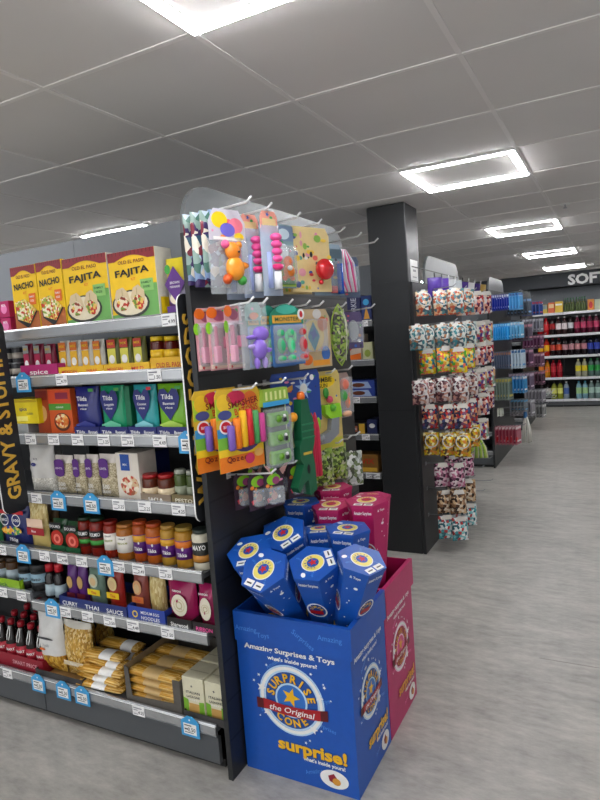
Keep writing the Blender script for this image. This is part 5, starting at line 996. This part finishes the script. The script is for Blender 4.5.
stack('pen_pack', 'deep blue pen pack', 'stationery pack', -1.195, 8, .024, 6.87, 1.885, .12, .17, '2c3ca0', 'e4e8f0', 'on the upper row')
stack('pen_pack', 'sky blue pen pack', 'stationery pack', -1.0, 4, .03, 6.9, 1.89, .13, .18, '58a8e0', '2c64b0', 'at the outer upper row')
stack('card_pack', 'bright cyan pack', 'stationery pack', -1.195, 8, .024, 6.87, 1.575, .14, .175, '38a8e8', 'a8e0f8', 'on the second row')
stack('card_pack', 'pale cyan pack', 'stationery pack', -1.0, 4, .03, 6.9, 1.58, .13, .17, '70b8e0', 'e4ecf0', 'at the outer second row')
stack('pen_pack', 'grey pen pack with orange top', 'stationery pack', -1.195, 8, .024, 6.87, 1.27, .14, .18, '5c6880', 'c88868', 'on the third row')
stack('tape_pack', 'white and blue pack', 'stationery pack', -1.0, 4, .032, 6.9, 1.285, .13, .2, 'c8d8e4', '2c78b8', 'at the outer third row')
stack('notebook', 'grey green notebook', 'notebook', -1.19, 6, .03, 6.87, .985, .15, .235, '8c9c90', 'd8c860', 'on the fourth row', .01)
stack('scissors_pack', 'blue scissors pack', 'stationery pack', -1.0, 4, .035, 6.9, 1.0, .12, .18, '3c90c8', 'e8e8ec', 'at the outer fourth row')
stack('glue_pack', 'small white pack', 'stationery pack', -1.17, 2, .03, 6.87, .66, .08, .09, 'd8dcd0', 'a8b098', 'on the fifth row')
stack('hook_pack', 'grey and white pack', 'stationery pack', -1.06, 5, .035, 7.1, .72, .12, .13, '7c848c', '58a8d8', 'on the outer fifth row')
stack('craft_pack', 'coral and grey pack', 'stationery pack', -1.19, 7, .035, 6.88, .46, .16, .2, 'a8485c', 'e8d8d8', 'on the lowest row')
stack('ring_pack', 'scarlet ring pack', 'stationery pack', -1.19, 5, .05, 6.84, .36, .06, .07, 'd03038', 'f0c8c0', 'hung before the lowest row')
for zt, c1, c2, nm in ((1.86, '5c6470', '88b0d8', 'first'), (1.55, '6c6070', 'c88898', 'second'), (1.24, '70506c', 'd8a8c0', 'third'), (.95, '887890', 'e4d0e0', 'fourth'), (.62, '9c98a0', 'd8d8dc', 'fifth')):
    stack('household_pack', 'muted grey violet pack', 'household pack', -1.19, 7, .04, 7.95, zt, .15, .2, c1, c2, 'in the far bay, %s row' % nm)
t = thing('mop_head', 'long white string mop head hanging by the low stationery', 'mop', (-.93, 7.15, .52))
b = B(); rm = random.Random(2)
for i in range(26): a = rm.uniform(0, 6.28); r = rm.uniform(.01, .05); b.tube([(r*.3*math.cos(a), r*.3*math.sin(a), 0), (r*math.cos(a), r*math.sin(a), -.12), (r*1.2*math.cos(a), r*1.2*math.sin(a), -.27-rm.uniform(0, .03))], .008, mat('dcdad2', .6), 5)
b.build('cotton_string', t); B().lathe([(.02, -.01), (.02, .04), (.012, .06)], 10, mat('3c78b0', .4)).build('socket', t)
end_panel('household_display_panel', 'farthest dark end panel hung with grey and pink packs near the drinks', XT, 9.3, 10.6, 1.9, 2.05, 9.32, 10.5, [], [(9.38, z, .32) for z in (1.86, 1.62, 1.38, 1.12, .86, .6, .38)], hk=WIRE)
for zt, c1, c2, nm in ((1.86, '3c58a0', 'c83848', 'top'), (1.62, '8c8c98', 'c8c8d0', 'second'), (1.38, '784868', 'd8b0c0', 'third'), (1.12, '805870', 'e0b8c8', 'fourth'), (.86, '604050', 'c890a8', 'fifth'), (.6, 'a09ca4', 'e0e0e4', 'sixth'), (.38, '8c8c8c', 'd8d8d8', 'lowest')):
    stack('household_pack', 'rose grey pack', 'household pack', -1.19, 6, .045, 9.38, zt, .16, .19, c1, c2, 'on the farthest panel, %s row' % nm)
b = B(); t = thing('hanging_basket', 'pale wire basket sticking out low by the drinks wall', 'basket', (-1.0, 9.6, .45)); W2 = mat('c8ccd0', .3, .5)
for k in range(6): b.tube([(-.15, .0, .1-.02*k), (.02+.03*k, 0, .1-.02*k), (.02+.03*k, .3, .1-.02*k), (-.15, .3, .1-.02*k)], .004, W2, 5)
for k in range(7): b.tube([(-.15+.05*k, 0, .1), (-.15+.03*k, 0, 0), (-.15+.03*k, .3, 0), (-.15+.05*k, .3, .1)], .004, W2, 5)
b.build('wire_frame', t)
# ------------------------------------------------------------------ drinks wall
ZD = [1.72, 1.325, .94, .545, .145]
RAILM_ = RAILM; RAILM = mat('e4e6e8', .4); BL_ = BACKM; BACKL = mat('7c8288', .5)
bay('drinks_shelving', 'long shelving of soft drinks across the back wall', -2.6, -.9, ZD, {}, 12.5, 12.0, 2.17); bay('drinks_shelving', 'right part of the soft drinks shelving cut by the picture edge', -.898, .8, ZD, {}, 12.5, 12.0, 2.17)
t = thing('header_sign', 'dark header board lettered SOFT DRINKS in white above the bottles', 'sign', (-3, 11.98, 2.175)); HB_ = mat('3a3e43', .6)
B().box(-3.4, 5.4, 0, .5, 0, .243, HB_).build('board', t)
b = B(); b.text(front(-.012), 'SOFT DRINKS', 3.0+.05, .105, .24, WHITE, 1, w=1.62, bold=.04); b.build('lettering', t); t.location.x = -3.0
def bottle2(kind):
    body, lab, cap, lab2 = kind
    t = B(); r, h = .049, .325; bm = mat(body, .12, var=.05); lm = mat(lab, .4)
    t.lathe([(r*.85, 0), (r, .012), (r, .1), (r*.96, .11), (r*.96, .2), (r, .21), (r*.75, .26), (r*.32, .3)], 14, [bm, bm, lm if lab2 else bm, lm, lm, bm, bm]); t.lathe([(r*.36, .298), (r*.36, h)], 10, mat(cap, .35))
    return t
DR = {1: [('a01018', 'c81c28', 'c81c28', 1), ('a01018', 'c81c28', 'c81c28', 1), ('1c0c0c', 'a81820', '181818', 0), ('301818', 'e8dcdc', 'd8d8d8', 1), ('301818', 'e8dcdc', 'd8d8d8', 1), ('1a1010', 'd8d8dc', '141414', 0), ('501028', 'b8385c', 'c8c8cc', 1), ('501028', 'c84870', 'c8c8cc', 1), ('501028', 'a82850', 'c8c8cc', 1), ('501028', 'c03c64', 'c8c8cc', 1), ('501028', 'b03058', 'c8c8cc', 1)],
      2: [('c83020', 'f0c020', 'e8c020', 1), ('c02818', 'f0b818', 'c82820', 1), ('241010', 'c84838', 'c82820', 0), ('241010', 'd85030', 'c82820', 0), ('1c1014', 'c89098', '202024', 0), ('1c1014', 'c89098', '202024', 0), ('1c1014', 'c88c90', '202024', 0), ('1c1014', 'c88890', '202024', 0), ('141830', '3448b0', '18181c', 1), ('141830', '3448b0', '18181c', 1), ('141830', '9098b8', '18181c', 1)],
      3: [('c88010', 'e88030', 'e86020', 0), ('c88010', 'e87828', 'e86020', 0), ('a01828', 'c82838', 'c82830', 0), ('a01828', 'b82030', 'c82830', 0), None, None, ('a8a890', 'e8d830', 'e8e0a0', 0), ('a8a890', 'e8d020', 'e8e0a0', 0), ('58706c', '28a048', '30a050', 0), ('58706c', '289840', '30a050', 0), ('58706c', '289840', '30a050', 0)],
      4: [('241c1c', 'd8d4d0', '202020', 0), ('241c1c', 'd8d4d0', '202020', 0), ('98a038', 'f0f080', '303030', 0), ('98a038', 'f0f080', '303030', 0), ('9cacb8', '4868b0', 'e0e0e0', 1), None, ('8cb8c8', 'a8d090', '40a0c0', 1), ('8cb8c8', 'a8d090', '40a0c0', 1), ('7c9490', 'b8d8cc', 'c8d8d8', 0), ('7c9490', 'b8d8cc', 'c8d8d8', 0), ('7c9490', 'b8d8cc', 'c8d8d8', 0)]}
CN = {1: 'upper', 2: 'middle', 3: 'lower', 4: 'bottom'}
def hue(c):
    r, g, b_ = [int(c[i:i+2], 16) for i in (0, 2, 4)]; m_ = max(r, g, b_)
    if m_-min(r, g, b_) < 40: return 'white' if m_ > 180 else 'grey'
    if r == m_ and g > .75*r: return 'yellow'
    if r == m_ and g > .42*r: return 'orange'
    if r == m_: return 'pink' if b_ > .42*r else 'red'
    return 'green' if g == m_ else 'blue'
PD = {}
for row, ks in DR.items():
    for k, kd in enumerate(ks):
        if kd is None: continue
        x = -1.26+.104*k
        lb = 'drink bottle with a %s label on the %s bottle shelf, %s place from the left' % (hue(kd[1]), CN[row], ORD[k])
        if kd not in PD:
            o = bottle2(kd).build('drink_bottle', None, (x, 12.09, ZD[row]-.0115), label=lb, cat='bottle', group='drink bottles on the %s bottle shelf' % CN[row]); PD[kd] = o
        else: o = PD[kd].copy(); COL.objects.link(o); o.location = (x, 12.09, ZD[row]-.0115); o['label'] = lb; o['group'] = 'drink bottles on the %s bottle shelf' % CN[row]
def can_pack(x0, x1, h, m, label, deco=None):
    b = B(); w_ = x1-x0-.006; b.box(-w_/2, w_/2, 0, .2, 0, h, m, .004)
    if deco: deco(b, front(0, -w_/2), w_, h)
    b.build('drinks_carton', None, ((x0+x1)/2, 12.06, ZD[0]-.0115), label=label, cat='drinks carton', group='cartons on top of the drinks shelves')
can_pack(-1.4, -1.25, .2, mat('4878a8', .4), 'blue drinks carton at the left end of the top drinks shelf'); can_pack(-1.24, -1.12, .17, mat('d8b84c', .4), 'yellow and grey drinks carton on the top drinks shelf', lambda b, fr, w, h: b.rect(fr, .005, h*.5, w-.005, h*.95, mat('90a8b0', .4)))
can_pack(-1.11, -1.0, .2, mat('e87040', .4), 'orange and red can carton on the top drinks shelf', lambda b, fr, w, h: b.rect(fr, .01, h*.5, w-.01, h*.85, mat('f4d8a0', .4)))
can_pack(-.995, -.86, .21, mat('e8c040', .4), 'yellow can carton left of the bottle multipacks', lambda b, fr, w, h: b.rect(fr, .01, h*.65, w-.01, h*.8, WHITE)); can_pack(-.46, -.35, .2, mat('e89838', .4), 'orange drinks carton right of the multipacks', lambda b, fr, w, h: b.ell(fr, w*.5, h*.5, w*.3, h*.3, RED)); can_pack(-.345, -.1, .19, mat('c8d0b8', .4), 'pale drinks carton by the picture edge')
for k in range(2):
    t = thing('bottle_multipack', 'green and black bottle multipack on the top drinks shelf, %s of two' % ('left', 'right')[k], 'drinks pack', (-.755+.19*k, 12.08, ZD[0]-.0115), 0, 'bottle multipacks')
    b = B(); b.box(-.09, .09, 0, .17, .08, .18, mat('383c28', .3), .006); b.rect(front(0), -.085, .1, .085, .15, BLK, 1); b.rect(front(0), -.07, .155, .07, .175, mat('c8a838', .4), 2); b.rect(front(0), -.08, .085, .08, .095, mat('b8c8a8', .4), 2); b.build('wrap', t)
    for i in range(4): B().lathe([(.02, 0), (.022, .01), (.022, .15), (.01, .22), (.01, .26)], 10, [mat('a8b488', .2), mat('50602c', .2), mat('384820', .2), mat('1c6a3c', .3)], cx=-.066+.044*i, cyy=-.012+.0, z=0, sc=(.95, .5)).build('bottle', t)
#P2E
# ------------------------------------------------------------------ view
vs_ = SC.view_settings; vs_.view_transform = 'Standard'; vs_.look = 'None'; vs_.gamma = 1; vs_.use_curve_mapping = False; vs_.exposure = .88
try: SC.cycles.use_denoising = True
except Exception: pass
SC.cycles.max_bounces = 6
SC.cycles.transparent_max_bounces = 12
